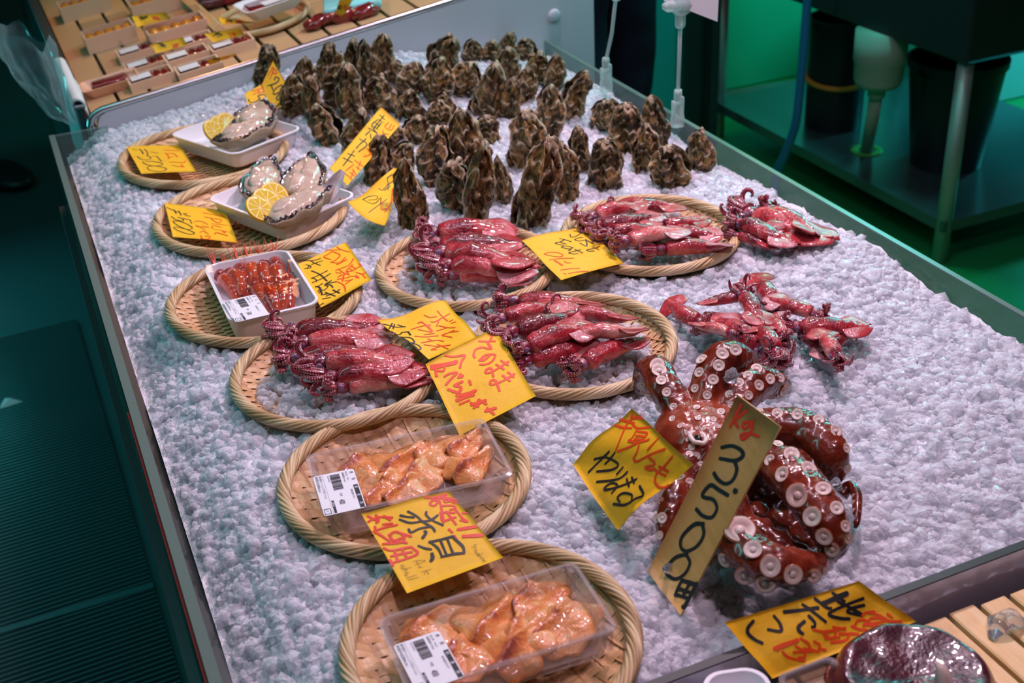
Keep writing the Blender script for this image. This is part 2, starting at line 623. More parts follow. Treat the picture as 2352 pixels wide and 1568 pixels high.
M['ark'] = seafood('ark_shell_flesh', [(0.22, (0.42, 0.10, 0.06)), (0.42, (0.66, 0.20, 0.05)), (0.62, (0.74, 0.31, 0.10)), (0.85, (0.64, 0.34, 0.20))], 34, 0.30, 0.55, None, 0.15, 1.0)
M['roe'] = seafood('sea_urchin_roe', [(0.3, (0.55, 0.17, 0.015)), (0.7, (0.80, 0.36, 0.04))], 90, 0.3, 0.8)
M['tuna'] = seafood('dark_red_fish', [(0.3, (0.12, 0.008, 0.010)), (0.7, (0.28, 0.02, 0.02))], 50, 0.2, 0.8)
M['lemon_rind'] = mat('lemon_rind', (0.80, 0.48, 0.01), 0.35)
M['lemon_pith'] = mat('lemon_pith', (0.82, 0.68, 0.34), 0.5)
M['lemon_flesh'] = mat('lemon_flesh', (0.70, 0.46, 0.05), 0.12, coat=1.0, sub=0.2)

# oyster shell: pale growth edges over dark, brown and ochre bands
m = M['shell'] = mat('oyster_shell', (0.2, 0.15, 0.08), 0.36, spec=0.5)
k = NT(m)
r = k.rand()
cx = k.n('ShaderNodeCombineXYZ')
for i in range(3):
    k.l(r, cx.inputs[i])
sv = k.n('ShaderNodeVectorMath', operation='SCALE')
k.l(cx.outputs[0], sv.inputs[0])
sv.inputs['Scale'].default_value = 19.0
va = k.n('ShaderNodeVectorMath', operation='ADD')
k.l(k.coords((26, 26, 11)), va.inputs[0])
k.l(sv.outputs[0], va.inputs[1])
n1 = k.noise(va.outputs[0], 2.3, 7, 0.72, 2.0)
c1 = k.ramp(n1, [(0.34, (0.010, 0.008, 0.007)), (0.44, (0.045, 0.028, 0.014)), (0.50, (0.16, 0.088, 0.026)), (0.555, (0.46, 0.26, 0.070)), (0.61, (0.13, 0.085, 0.045)), (0.67, (0.52, 0.38, 0.25)), (0.74, (0.06, 0.042, 0.028))])
n2 = k.noise(va.outputs[0], 0.9, 2, 0.5)
c2 = k.mix(k.ramp(n2, [(0.48, (0, 0, 0)), (0.64, (0.8, 0.8, 0.8))]), c1, k.mix(0.7, c1, (0.018, 0.015, 0.011)))
c3 = k.mix(k.ramp(k.attr(), [(0.50, (0, 0, 0)), (0.85, (0.95, 0.95, 0.95))]), c2, (0.56, 0.44, 0.30))
k.color(k.mix(k.ramp(n2, [(0.30, (0.5, 0.5, 0.5)), (0.42, (0, 0, 0))]), c3, k.mix(0.5, c3, (0.11, 0.10, 0.025))))
k.bump(k.noise(va.outputs[0], 4.5, 5, 0.7), 0.9, 0.006)


# ------------------------------------------------------------------ floor and counter body
LO, LN = at(112, 312, 0.0), at(480, 1568, 0.0)          # outer top edge of the left acrylic wall, far and near
RN, RF = at(2352, 722, 0.0), at(1300, 139, 0.0)         # right edge, near and far
YB = 2.24                                                # side panel of the next case
YD = 0.618                                               # clear divider at the near end


def lx(y):
    return LO[0] + (LN[0] - LO[0]) * (y - LO[1]) / (LN[1] - LO[1])


def rx(y):
    return 1.022


def quad(name, P, m, kind='structure', t=0.0, parent=None):
    """a slab through four points, t thick downwards along its normal"""
    P = np.array(P, float)
    n = np.cross(P[1] - P[0], P[3] - P[0])
    n /= np.linalg.norm(n)
    if n[2] < 0:
        n = -n
    t = t or 0.02
    b = MB()
    b.add(np.vstack([P, P - n * t]), [(0, 1, 2, 3), (7, 6, 5, 4), (0, 4, 5, 1), (1, 5, 6, 2), (2, 6, 7, 3), (3, 7, 4, 0)])
    o = b.build(name, m, parent, smooth=False)
    if kind:
        o['kind'] = kind
    return o


b = MB()
b.add(*box(-2.2, 1.60, -0.6, 6.5, FLOOR - 0.05, FLOOR))
o = tag(b.build('floor', M['floor'], smooth=False), kind='structure')
b = MB()
b.add(*box(1.60, 6.0, -0.6, 6.5, FLOOR - 0.05, FLOOR))
tag(b.build('floor_staff_side', M['green_floor'], smooth=False), kind='structure')

# ribbed rubber mat in the aisle: real ridges across the walking direction
V, Fc = [], []
ys = []
y = 0.6
pitch = 0.0125
prof = ((0.0, 0.0), (0.005, 0.0), (0.0058, 0.0065), (0.0095, 0.0065), (0.0105, 0.0))
while y < 3.1:
    for dy, dz in prof:
        V += [(-1.35, y + dy - 0.06, FLOOR + 0.004 + dz), (0.045, y + dy, FLOOR + 0.004 + dz)]
    y += pitch
Fc = [(2 * i, 2 * i + 1, 2 * i + 3, 2 * i + 2) for i in range(len(V) // 2 - 1)]
b = MB()
b.add(V, Fc)
for y0 in (1.92,):
    b.add(*box(-1.35, 0.045, y0, y0 + 0.016, FLOOR + 0.004, FLOOR + 0.0115))
tag(b.build('ribbed_mat', M['rubber_mat'], smooth=False), 'dark ribbed rubber mat on the aisle floor beside the ice counter', 'floor mat')

# scrap of white paper on the mat
p = at(22, 928, FLOOR + 0.009)
b = MB()
b.add([(p[0] - .025, p[1] - .01, p[2]), (p[0] + .03, p[1] - .004, p[2] + .001), (p[0] + .004, p[1] + .012, p[2] + .009), (p[0] - .008, p[1] + .03, p[2] + .002)], [(0, 1, 2), (0, 2, 3)])
tag(b.build('paper_scrap', M['cloth'], smooth=False), 'small white scrap of paper lying on the ribbed mat', 'litter')

# counter body under the ice
b = MB()
b.add([(lx(.2) + .004, .2, -.13), (rx(0), .2, -.13), (rx(0), YB - .004, -.13), (lx(YB) + .004, YB - .004, -.13)] + [(lx(.2) + .004, .2, FLOOR), (rx(0), .2, FLOOR), (rx(0), YB - .004, FLOOR), (lx(YB) + .004, YB - .004, FLOOR)],
      [(0, 1, 2, 3), (4, 7, 6, 5), (0, 4, 5, 1), (1, 5, 6, 2), (2, 6, 7, 3), (3, 7, 4, 0)])
ctr = tag(b.build('ice_counter', M['counter'], smooth=False), 'long fish counter filled with crushed ice and dressed with seafood', 'counter')


def wallstrip(name, y0, y1, xf, th, z0, z1, m, parent):
    b = MB()
    P = []
    for z in (z0, z1):
        P += [(xf(y0), y0, z), (xf(y0) + th, y0, z), (xf(y1) + th, y1, z), (xf(y1), y1, z)]
    b.add(P, [(3, 2, 1, 0), (4, 5, 6, 7), (0, 1, 5, 4), (1, 2, 6, 5), (2, 3, 7, 6), (3, 0, 4, 7)])
    return b.build(name, m, parent, smooth=False)


wallstrip('front_glass', .2, LO[1], lx, 0.009, -.13, -.0015, M['acrylic'], ctr)
wallstrip('glass_edge', .2, LO[1], lx, 0.010, -.0015, 0.0005, M['acrylic_edge'], ctr)
wallstrip('inner_ledge', .62, LO[1], lambda y: lx(y) + .0091, 0.012, -.13, -.058, M['steel_dark'], ctr)
wallstrip('red_stripe', .2, 1.30, lambda y: lx(y) - .0012, 0.001, -.075, -.045, M['counter_red'], ctr)
wallstrip('kick_rail', .2, LO[1], lambda y: lx(y) - .012, 0.011, -.16, -.13, M['steel_dark'], ctr)
wallstrip('rear_glass', .3, YB - .008, lambda y: rx(y), 0.007, -.13, 0.0, M['acrylic'], ctr)
wallstrip('rear_glass_edge', .3, YB - .008, lambda y: rx(y) - .0005, 0.008, 0.0, 0.0022, M['acrylic_edge'], ctr)
b = MB()
b.add(*box(lx(LO[1]) + .0105, .16, LO[1] - .009, LO[1], -.12, 0.0))
b.build('corner_glass', M['acrylic'], ctr, smooth=False)

# clear divider across the near end
dv = MB()
dv.add(*box(lx(YD) + .011, rx(YD) - .001, YD - .009, YD, -.125, 0.004))
dvo = tag(dv.build('clear_divider', M['acrylic_frost'], smooth=False), 'clear acrylic divider between the crushed ice and the wooden slats', 'divider')
b = MB()
b.add(*box(lx(YD) + .011, rx(YD) - .001, YD - .0085, YD - .0005, 0.0042, 0.0058))
b.build('top_edge', M['dark'], dvo, smooth=False)


# ------------------------------------------------------------------ baskets: where they sit
BASKETS = {}     # key: (centre px, half width px, rim height, tilt about x, weave turn)
for key, c, hw, zr, tx, turn in (
        ('lime', (468, 354), 190, 0.000, 0.0, 0.0),
        ('mid', (577, 490), 219, 0.000, 0.0, 0.35),
        ('shrimp', (608, 682), 220, 0.000, 0.0, 0.1),
        ('squidA', (775, 851), 240, 0.004, 0.0, 0.2),
        ('squidB', (1073, 610), 207, 0.000, 0.0, 0.2),
        ('squidC', (1493, 536), 203, 0.000, 0.0, 0.2),
        ('squidD', (1318, 787), 232, 0.000, 0.0, 0.2),
        ('arkA', (930, 1094), 285, 0.000, 0.0, 0.10),
        ('arkB', (1127, 1468), 341, 0.010, 0.0, 0.10)):
    P = at(*c, zr)
    BASKETS[key] = (P, hw * depth(P) / F - 0.004, tx, turn)


def in_basket(x, y, k=1.0):
    for P, R, _, _ in BASKETS.values():
        if (x - P[0]) ** 2 + (y - P[1]) ** 2 < (R * k) ** 2:
            return True
    return False


# ------------------------------------------------------------------ crushed ice
OCT = at(1690, 1090, 0.0)


def sstep(a, b, x):
    t = np.clip((x - a) / (b - a), 0, 1)
    return t * t * (3 - 2 * t)


def ice_z(x, y):
    x = np.asarray(x, float)
    y = np.asarray(y, float)
    z = -0.020 + 0.006 * np.sin(7.3 * x + 3 * y) * np.sin(5.1 * y - 2 * x) + 0.004 * np.sin(19 * x - 7 * y) * np.sin(17 * y + 3)
    z = z - 0.034 * (1 - sstep(0.0, 0.075, x - (LO[0] + (LN[0] - LO[0]) * (y - LO[1]) / (LN[1] - LO[1])) - 0.018))
    z = z - 0.013 * sstep(0.93, 1.02, x)
    z = z + 0.050 * sstep(1.75, 2.2, y) * np.exp(-((x - 0.60) / 0.30) ** 2)
    z = z + 0.012 * np.exp(-(((x - 0.93) / 0.10) ** 2 + ((y - 1.18) / 0.10) ** 2))
    z = z - 0.012 * (1 - sstep(YD, YD + 0.10, y))
    for P, R, _, _ in BASKETS.values():
        d = np.hypot(x - P[0], y - P[1]) / R
        z = np.where(d < 1.35, np.minimum(z, P[2] - 0.012 + 0.0 * d) * sstep(1.0, 1.3, d) * 1.0 + (1 - sstep(1.0, 1.3, d)) * (P[2] - 0.013 - 0.022 * (1 - sstep(0.6, 1.02, d))), z)
    return z


nx, ny = 190, 300
yy = np.linspace(YD + .0005, YB - .0065, ny)
b = MB()
G = []
for y in yy:
    xs = np.linspace(lx(y) + .0215, rx(y) - .0005, nx)
    G.append(np.stack([xs, np.full(nx, y), ice_z(xs, np.full(nx, y))], 1))
G = np.concatenate(G)
G[:, 2] += 0.0022 * vnoise(G, 60, 1) + 0.0016 * vnoise(G, 150, 4)
Fc = [(j * nx + i, j * nx + i + 1, (j + 1) * nx + i + 1, (j + 1) * nx + i) for j in range(ny - 1) for i in range(nx - 1)]
b.add(G, Fc)
for j0 in (0, (ny - 1) * nx):
    top = G[j0:j0 + nx]
    bot = top.copy()
    bot[:, 2] = -.125
    b.add(np.vstack([top, bot]), [((i, i + nx, i + nx + 1, i + 1) if j0 == 0 else (i, i + 1, i + nx + 1, i + nx)) for i in range(nx - 1)])
snow = tag(b.build('packed_ice', M['snow']), 'bed of packed crushed ice filling the counter under everything', 'ice', kind='stuff')


def chunks(name, pts, sizes, m, label):
    """one object of many small broken ice lumps (nobody could count them)"""
    n = len(pts)
    g = (1 + 5 ** .5) / 2
    iv = np.array([(-1, g, 0), (1, g, 0), (-1, -g, 0), (1, -g, 0), (0, -1, g), (0, 1, g), (0, -1, -g), (0, 1, -g), (g, 0, -1), (g, 0, 1), (-g, 0, -1), (-g, 0, 1)]) / 1.9
    it = np.array([(0, 11, 5), (0, 5, 1), (0, 1, 7), (0, 7, 10), (0, 10, 11), (1, 5, 9), (5, 11, 4), (11, 10, 2), (10, 7, 6), (7, 1, 8), (3, 9, 4), (3, 4, 2), (3, 2, 6), (3, 6, 8), (3, 8, 9), (4, 9, 5), (2, 4, 11), (6, 2, 10), (8, 6, 7), (9, 8, 1)])
    V = np.repeat(iv[None], n, 0) * (1 + rng.normal(0, 0.22, (n, 12, 1)))
    V = np.clip(V, -0.86, 0.86)                                  # flat cut faces
    V *= rng.uniform(0.65, 1.35, (n, 1, 3))
    q = rng.normal(size=(n, 4))
    q /= np.linalg.norm(q, axis=1)[:, None]
    w, x, y, z = q.T
    R = np.stack([np.stack([1 - 2 * (y * y + z * z), 2 * (x * y - z * w), 2 * (x * z + y * w)], 1), np.stack([2 * (x * y + z * w), 1 - 2 * (x * x + z * z), 2 * (y * z - x * w)], 1), np.stack([2 * (x * z - y * w), 2 * (y * z + x * w), 1 - 2 * (x * x + y * y)], 1)], 1)
    V = np.einsum('nij,nkj->nki', R, V) * sizes[:, None, None] + pts[:, None, :]
    me = bpy.data.meshes.new(name)
    me.vertices.add(n * 12)
    me.vertices.foreach_set('co', V.reshape(-1))
    T = (it[None] + 12 * np.arange(n)[:, None, None]).reshape(-1)
    me.loops.add(len(T))
    me.loops.foreach_set('vertex_index', T.astype(np.int32))
    me.polygons.add(n * 20)
    me.polygons.foreach_set('loop_start', np.arange(0, n * 60, 3, dtype=np.int32))
    me.update(calc_edges=True)
    a = me.attributes.new('tint', 'FLOAT', 'POINT')
    a.data.foreach_set('value', np.repeat(rng.uniform(0.1, 1, n), 12).astype(np.float32))
    me.polygons.foreach_set('use_smooth', np.repeat(rng.uniform(0, 1, n) < 0.72, 20))
    me.materials.append(m)
    o = bpy.data.objects.new(name, me)
    COL.objects.link(o)
    tag(o, label, 'ice', kind='stuff')
    return o


N = 80000
px = rng.uniform(0, 1, N)
py = YD + .008 + (YB - YD - .018) * rng.uniform(0, 1, N) ** 1.25
xl = LO[0] + (LN[0] - LO[0]) * (py - LO[1]) / (LN[1] - LO[1]) + 0.030
X = xl + (1.012 - xl) * px
keep = np.ones(N, bool)
keep &= np.hypot(X - at(1810, 1170, 0)[0], py - at(1810, 1170, 0)[1]) > 0.022
for P, R, _, _ in BASKETS.values():
    keep &= np.hypot(X - P[0], py - P[1]) > R * 1.035
X, py = X[keep], py[keep]
sz = rng.gamma(6.0, 0.00086, len(X)) * np.interp(py, [0.6, 1.0, 1.6, 2.2], [1.12, 0.98, 0.86, 0.78])
sz = np.clip(sz, 0.0028, 0.0125)
pts = np.stack([X, py, ice_z(X, py) + rng.uniform(-0.5, 0.5, len(X)) * sz], 1)
chunks('crushed_ice', pts, sz, M['ice'], 'loose crushed ice lumps heaped over the counter')


# ------------------------------------------------------------------ woven baskets
def basket(key, label, weft=40, warp=17, twill=1, big=1.0):
    P, R, tx, turn = BASKETS[key]
    root = empty('bamboo_basket', P)
    root.rotation_euler = (tx, 0, turn)
    dp = 0.024
    zf = lambda r: -dp * (1 - np.clip(r / R, 0, 1) ** 5) - 0.001
    b = MB()
    # weft strips run along x, woven over and under the ribs
    ys_ = np.linspace(-R, R, weft + 1)[:-1] + R / weft
    wd_ = 2 * R / weft * 0.53
    ribx = np.linspace(-R, R, warp + 1)[:-1] + R / warp
    pr = 2 * R / warp
    for j, y0 in enumerate(ys_):
        hl = math.sqrt(max(R * R - y0 * y0, 0))
        if hl < 0.012:
            continue
        xs = np.linspace(-hl, hl, max(8, int(150 * hl / R)))
        jit = random.uniform(-.12, .12) * wd_
        ph = np.cos(np.pi * ((xs - ribx[0]) / pr + (j // twill) * (1 if twill == 1 else 0.5)))
        zz = zf(np.hypot(xs, y0)) + 0.0011 * np.tanh(2.0 * ph)
        dz = zf(np.hypot(xs, y0 + wd_)) - zf(np.hypot(xs, y0 - wd_))
        yw = y0 + jit + 0.15 * wd_ * np.sin(xs * 23 + j)
        A = np.stack([xs, yw - wd_, zz - dz / 2], 1)
        B = np.stack([xs, yw, zz + 0.0007], 1)
        C = np.stack([xs, yw + wd_, zz + dz / 2], 1)
        n = len(xs)
        Fc = [(i, i + 1, n + i + 1, n + i) for i in range(n - 1)] + [(n + i, n + i + 1, 2 * n + i + 1, 2 * n + i) for i in range(n - 1)]
        b.add(np.vstack([A, B, C]), Fc, random.uniform(0.35, 1.0))
    for i, x0 in enumerate(ribx):
        hl = math.sqrt(max(R * R - x0 * x0, 0))
        if hl < 0.012:
            continue
        ys2 = np.linspace(-hl, hl, 60)
        zz = zf(np.hypot(ys2, x0)) - 0.0002
        w2 = pr * 0.30 * big
        A = np.stack([np.full(60, x0 - w2), ys2, zz], 1)
        B = np.stack([np.full(60, x0 + w2), ys2, zz], 1)
        b.add(np.vstack([A, B]), [(i_, i_ + 1, 60 + i_ + 1, 60 + i_) for i_ in range(59)], random.uniform(0.0, 0.6))
    b.build('woven_base', M['bamboo'], root, smooth=True)
    # rim: flat strips twisted round the hoop
    b = MB()
    ns, rt = 11, 0.0062 * (R / 0.12) ** 0.5
    turns = round(2 * math.pi * R / 0.105)
    t = np.linspace(0, 2 * np.pi, 220, endpoint=False)
    for s in range(ns):
        ph = 2 * np.pi * s / ns + turns * t + 0.18 * np.sin(3 * t + s)
        rr = R + rt * np.cos(ph)
        z = rt * 0.95 * np.sin(ph) + 0.001
        Pth = np.stack([rr * np.cos(t), rr * np.sin(t), z], 1)
        nrm = np.stack([np.cos(ph) * np.cos(t), np.cos(ph) * np.sin(t), np.sin(ph)], 1)
        T = np.roll(Pth, -1, 0) - np.roll(Pth, 1, 0)
        T /= np.linalg.norm(T, axis=1)[:, None]
        Bn = np.cross(T, nrm)
        hw = 0.0021 * (0.75 + 0.35 * random.random())
        th = 0.0009
        ring = [Pth + Bn * hw - nrm * 0.001, Pth + Bn * hw * 0.55 + nrm * th, Pth - Bn * hw * 0.55 + nrm * th, Pth - Bn * hw - nrm * 0.001]
        V = np.stack(ring, 1).reshape(-1, 3)
        m_ = len(t)
        Fc = []
        for i in range(m_):
            a, c_ = i * 4, ((i + 1) % m_) * 4
            for q in range(3):
                Fc.append((a + q, a + q + 1, c_ + q + 1, c_ + q))
        tint = np.repeat(np.clip(0.62 + 0.3 * np.sin(t * (2 + s % 3) + s * 1.7) + random.uniform(-.2, .2), 0, 1), 4)
        b.add(V, Fc, tint)
    tt = np.linspace(0, 2 * np.pi, 90, endpoint=False)
    V, Fc = tube(np.stack([R * np.cos(tt), R * np.sin(tt), 0 * tt], 1), rt * 0.93, 8, closed=True)
    b.add(V, Fc, 0.0)
    b.build('twisted_rim', M['rim_bamboo'], root)
    tag(root, label, 'basket', 'round bamboo baskets on the ice')
    return root


basket('lime', 'round bamboo basket nearest the white end panel, carrying the smaller oyster tray', 46, 15)
basket('mid', 'round bamboo basket under the larger tray of opened oysters with lemon', 40, 17)
basket('shrimp', 'round bamboo basket under the white tray of shrimp', 44, 17)
basket('squidA', 'round bamboo basket of squid in front of the shrimp tray, on the aisle side', 42, 17)
basket('squidB', 'round bamboo basket of dark red squid in front of the standing oysters', 42, 17)
basket('squidC', 'round bamboo basket of squid near the rear glass, farthest from the aisle', 42, 17)
basket('squidD', 'round bamboo basket of squid touching the octopus arm', 42, 17)
basket('arkA', 'round bamboo basket under the upper clear tray of orange clam meat', 30, 22, 2)
basket('arkB', 'large round bamboo basket under the front clear tray of orange clam meat', 34, 24, 2)

# ice lumps lying in the four squid baskets
for key, lab in (('squidA', 'ice lumps in the squid basket in front of the shrimp tray'), ('squidB', 'ice lumps in the squid basket in front of the standing oysters'),
                 ('squidC', 'ice lumps in the squid basket near the rear glass'), ('squidD', 'ice lumps in the squid basket beside the octopus')):
    P, R, _, _ = BASKETS[key]
    n = 520
    a, r = rng.uniform(0, 2 * np.pi, n), R * 0.80 * np.sqrt(rng.uniform(0, 1, n))
    s = rng.uniform(0.004, 0.0085, n)
    pts = np.stack([P[0] + r * np.cos(a), P[1] + r * np.sin(a), P[2] - 0.020 + 0.006 * (r / R) ** 2 + rng.uniform(-0.2, 0.8, n) * s], 1)
    chunks('basket_ice', pts, s, M['ice'], lab)


# ------------------------------------------------------------------ whole oysters standing in the ice
def valve(seed, Wd, Ln, bulge, side, nu=30, nv=46):
    """one rough shell valve, hinge end at z = 0, lip at z = Ln; side -1 / +1 picks the face"""
    r = random.Random(seed)
    a1, a2, a3 = (r.uniform(0, 6.28) for _ in range(3))
    bend = r.uniform(-.16, .16)
    nl = r.uniform(4.5, 7.0)
    ecc = r.uniform(.36, .52)

    lamv = lambda v: ((v * nl) % 1.0) ** 2

    def fn(u, v):
        s = 2 * u - 1
        if v > ecc:
            w = math.sqrt(max(1 - ((v - ecc) / (1 - ecc)) ** 2, 0.0004))
        else:
            w = 0.60 + 0.40 * math.sin(math.pi / 2 * v / ecc)
        w *= 0.5 * Wd * (1 + .11 * math.sin(9 * v + a1 + (2 if s > 0 else 0)) + .05 * math.sin(23 * v + a2 + s)) * (1 + .03 * lamv(v))
        x = s * w + bend * Wd * math.sin(3 * v + a3)
        prof = max(0, 1 - abs(s) ** 2.4)
        lam = (v * nl + .25 * math.sin(5 * s + a1) + .12 * math.sin(13 * s + a2)) % 1.0
        cap = min(1.0, 4 * v + .3) * (1 - v ** 6)
        y = bulge * prof * cap * (0.75 + .25 * math.sin(2.5 * v + a2)) + 0.0060 * lam ** 2 * (0.25 + prof) + .0030 * math.sin(9 * s + 3 * math.sin(4 * v) + a3) * prof
        y += 0.0035 * math.sin(11 * v + a1) + 0.004 * math.sin(6 * s + 3 * v + a2)
        return (x, side * y if side > 0 else side * y + 0.0, v * Ln + 0.004 * math.sin(8 * s + a3) * v)
    V, Fc = grid(nu, nv, fn)
    lam = []
    for j in range(nv):
        for i in range(nu):
            s, v = 2 * i / (nu - 1) - 1, j / (nv - 1)
            q = (v * nl + .25 * math.sin(5 * s + a1) + .12 * math.sin(13 * s + a2)) % 1.0
            lam.append(min(1.0, max(q ** 2.2 * (.55 + .6 * math.sin(3 * s + a2 + 9 * v) ** 2), abs(s) ** 6, v ** 12)))
    n = vnoise(V, 55, seed % 5) * 0.0022 + vnoise(V, 130, (seed + 2) % 5) * 0.0016
    V[:, 1] += n * side
    V[:, 0] += vnoise(V, 70, (seed + 1) % 5) * 0.0015
    if side < 0:
        Fc = [f[::-1] for f in Fc]
    return V, Fc, np.array(lam)


OYS = []
for k in range(6):
    e = empty('oyster')
    Wd = [.055, .048, .060, .050, .043, .057][k]
    for nm, bl, sd in (('cupped_valve', [.022, .017, .020, .026, .016, .019][k], 1), ('flat_valve', [.010, .009, .012, .011, .009, .008][k], -1)):
        b = MB()
        V, Fc, l = valve(11 * k + (3 if sd > 0 else 8), Wd, .1, bl, sd)
        if sd < 0:
            V[:, 1] -= 0.0035
            V[:, 0] *= 0.95
        b.add(V, [f[::-1] for f in Fc], l)
        b.build(nm, M['shell'], e)
    e['w'] = Wd
    OYS.append(e)

# (top x, top y, foot x, foot y, width) noted on details of the photograph
za, zb = Z(700, 0, 3.0), Z(1400, 0, 2.47)
oy = []
for t in ((190, 300, 100, 580, 120), (225, 375, 185, 690, 155), (330, 262, 325, 560, 115), (405, 280, 420, 600, 115), (535, 252, 530, 560, 165),
          (620, 420, 650, 575, 130), (300, 440, 300, 785, 180), (45, 510, 60, 800, 130), (100, 715, 150, 1000, 190), (770, 450, 710, 660, 170),
          (510, 520, 520, 750, 195), (1015, 240, 900, 500, 200), (930, 400, 900, 700, 200), (960, 640, 965, 790, 130), (1150, 272, 1150, 430, 135),
          (1300, 278, 1280, 430, 135), (1412, 212, 1405, 370, 105), (1530, 280, 1500, 420, 140), (1150, 425, 1080, 640, 190), (1405, 340, 1410, 580, 155),
          (1620, 345, 1600, 590, 160), (1730, 388, 1730, 635, 130), (1535, 485, 1520, 730, 145), (1300, 440, 1300, 825, 210), (1440, 540, 1430, 830, 120),
          (1215, 640, 1215, 810, 170), (1920, 475, 1800, 840, 170), (1690, 605, 1680, 960, 190), (2050, 690, 2090, 890, 190), (1540, 775, 1500, 1170, 240),
          (1870, 870, 1930, 1180, 130), (2080, 965, 2095, 1305, 220), (1770, 1000, 1800, 1390, 180), (1700, 955, 1490, 1560, 255), (1240, 985, 1180, 1560, 190),
          (1330, 1080, 1360, 1395, 125), (1015, 1095, 1060, 1460, 230), (1070, 760, 1140, 1230, 225), (1240, 790, 1250, 985, 200), (930, 705, 900, 890, 175),
          (925, 890, 900, 1280, 195), (740, 630, 700, 830, 195), (800, 815, 730, 1020, 205), (395, 750, 320, 1090, 180), (715, 995, 560, 1260, 190),
          (520, 950, 440, 1275, 160), (690, 1130, 760, 1600, 200), (615, 860, 600, 1040, 160), (400, 620, 390, 760, 150)):
    oy.append((*za(t[0], t[1]), *za(t[2], t[3]), t[4] / 3))
for t in ((225, 542, 270, 835, 130), (95, 600, 110, 880, 190), (205, 700, 190, 965, 150), (335, 826, 310, 1065, 215), (510, 735, 500, 955, 140), (5, 575, 20, 760, 110)):
    oy.append((*zb(t[0], t[1]), *zb(t[2], t[3]), t[4] / 2.47))
oy.append((623, 103, 608, 195, 52))
oy.append((700, 138, 690, 240, 52))
oy.append((672, 170, 668, 255, 50))
oy.sort(key=lambda t: t[3])
ordn = ['first', 'second', 'third', 'fourth', 'fifth', 'sixth', 'seventh', 'eighth', 'ninth', 'tenth', 'eleventh', 'twelfth']
rows = [oy[0:10], oy[10:20], oy[20:30], oy[30:40], oy[40:50], oy[50:]]
rown = ['back row by the white panel', 'second row from the white panel', 'third row from the white panel', 'fourth row from the white panel', 'fifth row from the white panel', 'front row by the squid baskets']
used = set()
for ri, row in enumerate(rows):
    row.sort(key=lambda t: t[2])
    for ci, (tx_, ty_, fx, fy, w) in enumerate(row):
        f0 = at(fx, fy, 0.0)
        zi = float(ice_z(f0[0], f0[1]))
        P = at(fx, fy, zi)
        nrm = np.array([-CF[0], -CF[1], 0.0])
        nrm /= np.linalg.norm(nrm)
        T = onplane(tx_, ty_, P, nrm)
        P = P - np.array([0, 0, 0.012])                 # pushed into the ice
        T = T + nrm * random.uniform(-.012, .012)
        up = T - P
        Ln = np.linalg.norm(up)
        wm = w * depth(P) / F
        vi = (ri * 5 + ci * 7 + int(fx)) % 6
        src = OYS[vi]
        o = src if vi not in used else copy_tree(src)
        used.add(vi)
        z = up / Ln
        side = np.cross(np.array([-nrm[1], nrm[0], 0]), z)
        a = random.choice((0, math.pi)) + random.uniform(-.55, .55)
        x0 = np.array([-nrm[1], nrm[0], 0.0])
        x0 = x0 - z * (x0 @ z)
        x0 /= np.linalg.norm(x0)
        y0 = np.cross(z, x0)
        xa = math.cos(a) * x0 + math.sin(a) * y0
        ya = np.cross(z, xa)
        sx = 1.04 * wm / src['w'] * (1 + .25 * abs(math.sin(a)))
        sy = min(1.25, (0.5 * sx + 0.5 * Ln / .1))
        Mx = Matrix(((xa[0] * sx, ya[0] * sy, z[0] * Ln / .1, P[0]), (xa[1] * sx, ya[1] * sy, z[1] * Ln / .1, P[1]), (xa[2] * sx, ya[2] * sy, z[2] * Ln / .1, P[2]), (0, 0, 0, 1)))
        o.matrix_world = Mx
        tag(o, 'brown oyster standing in ice, %s from the aisle, %s' % (ordn[ci] if ci < 12 else 'last', rown[ri]), 'oyster', 'whole oysters standing in the ice')
for e in OYS:
    if 'w' in e:
        pass
for o in list(COL.objects):
    if o.name.startswith('oyster') and 'w' in o:
        del o['w']


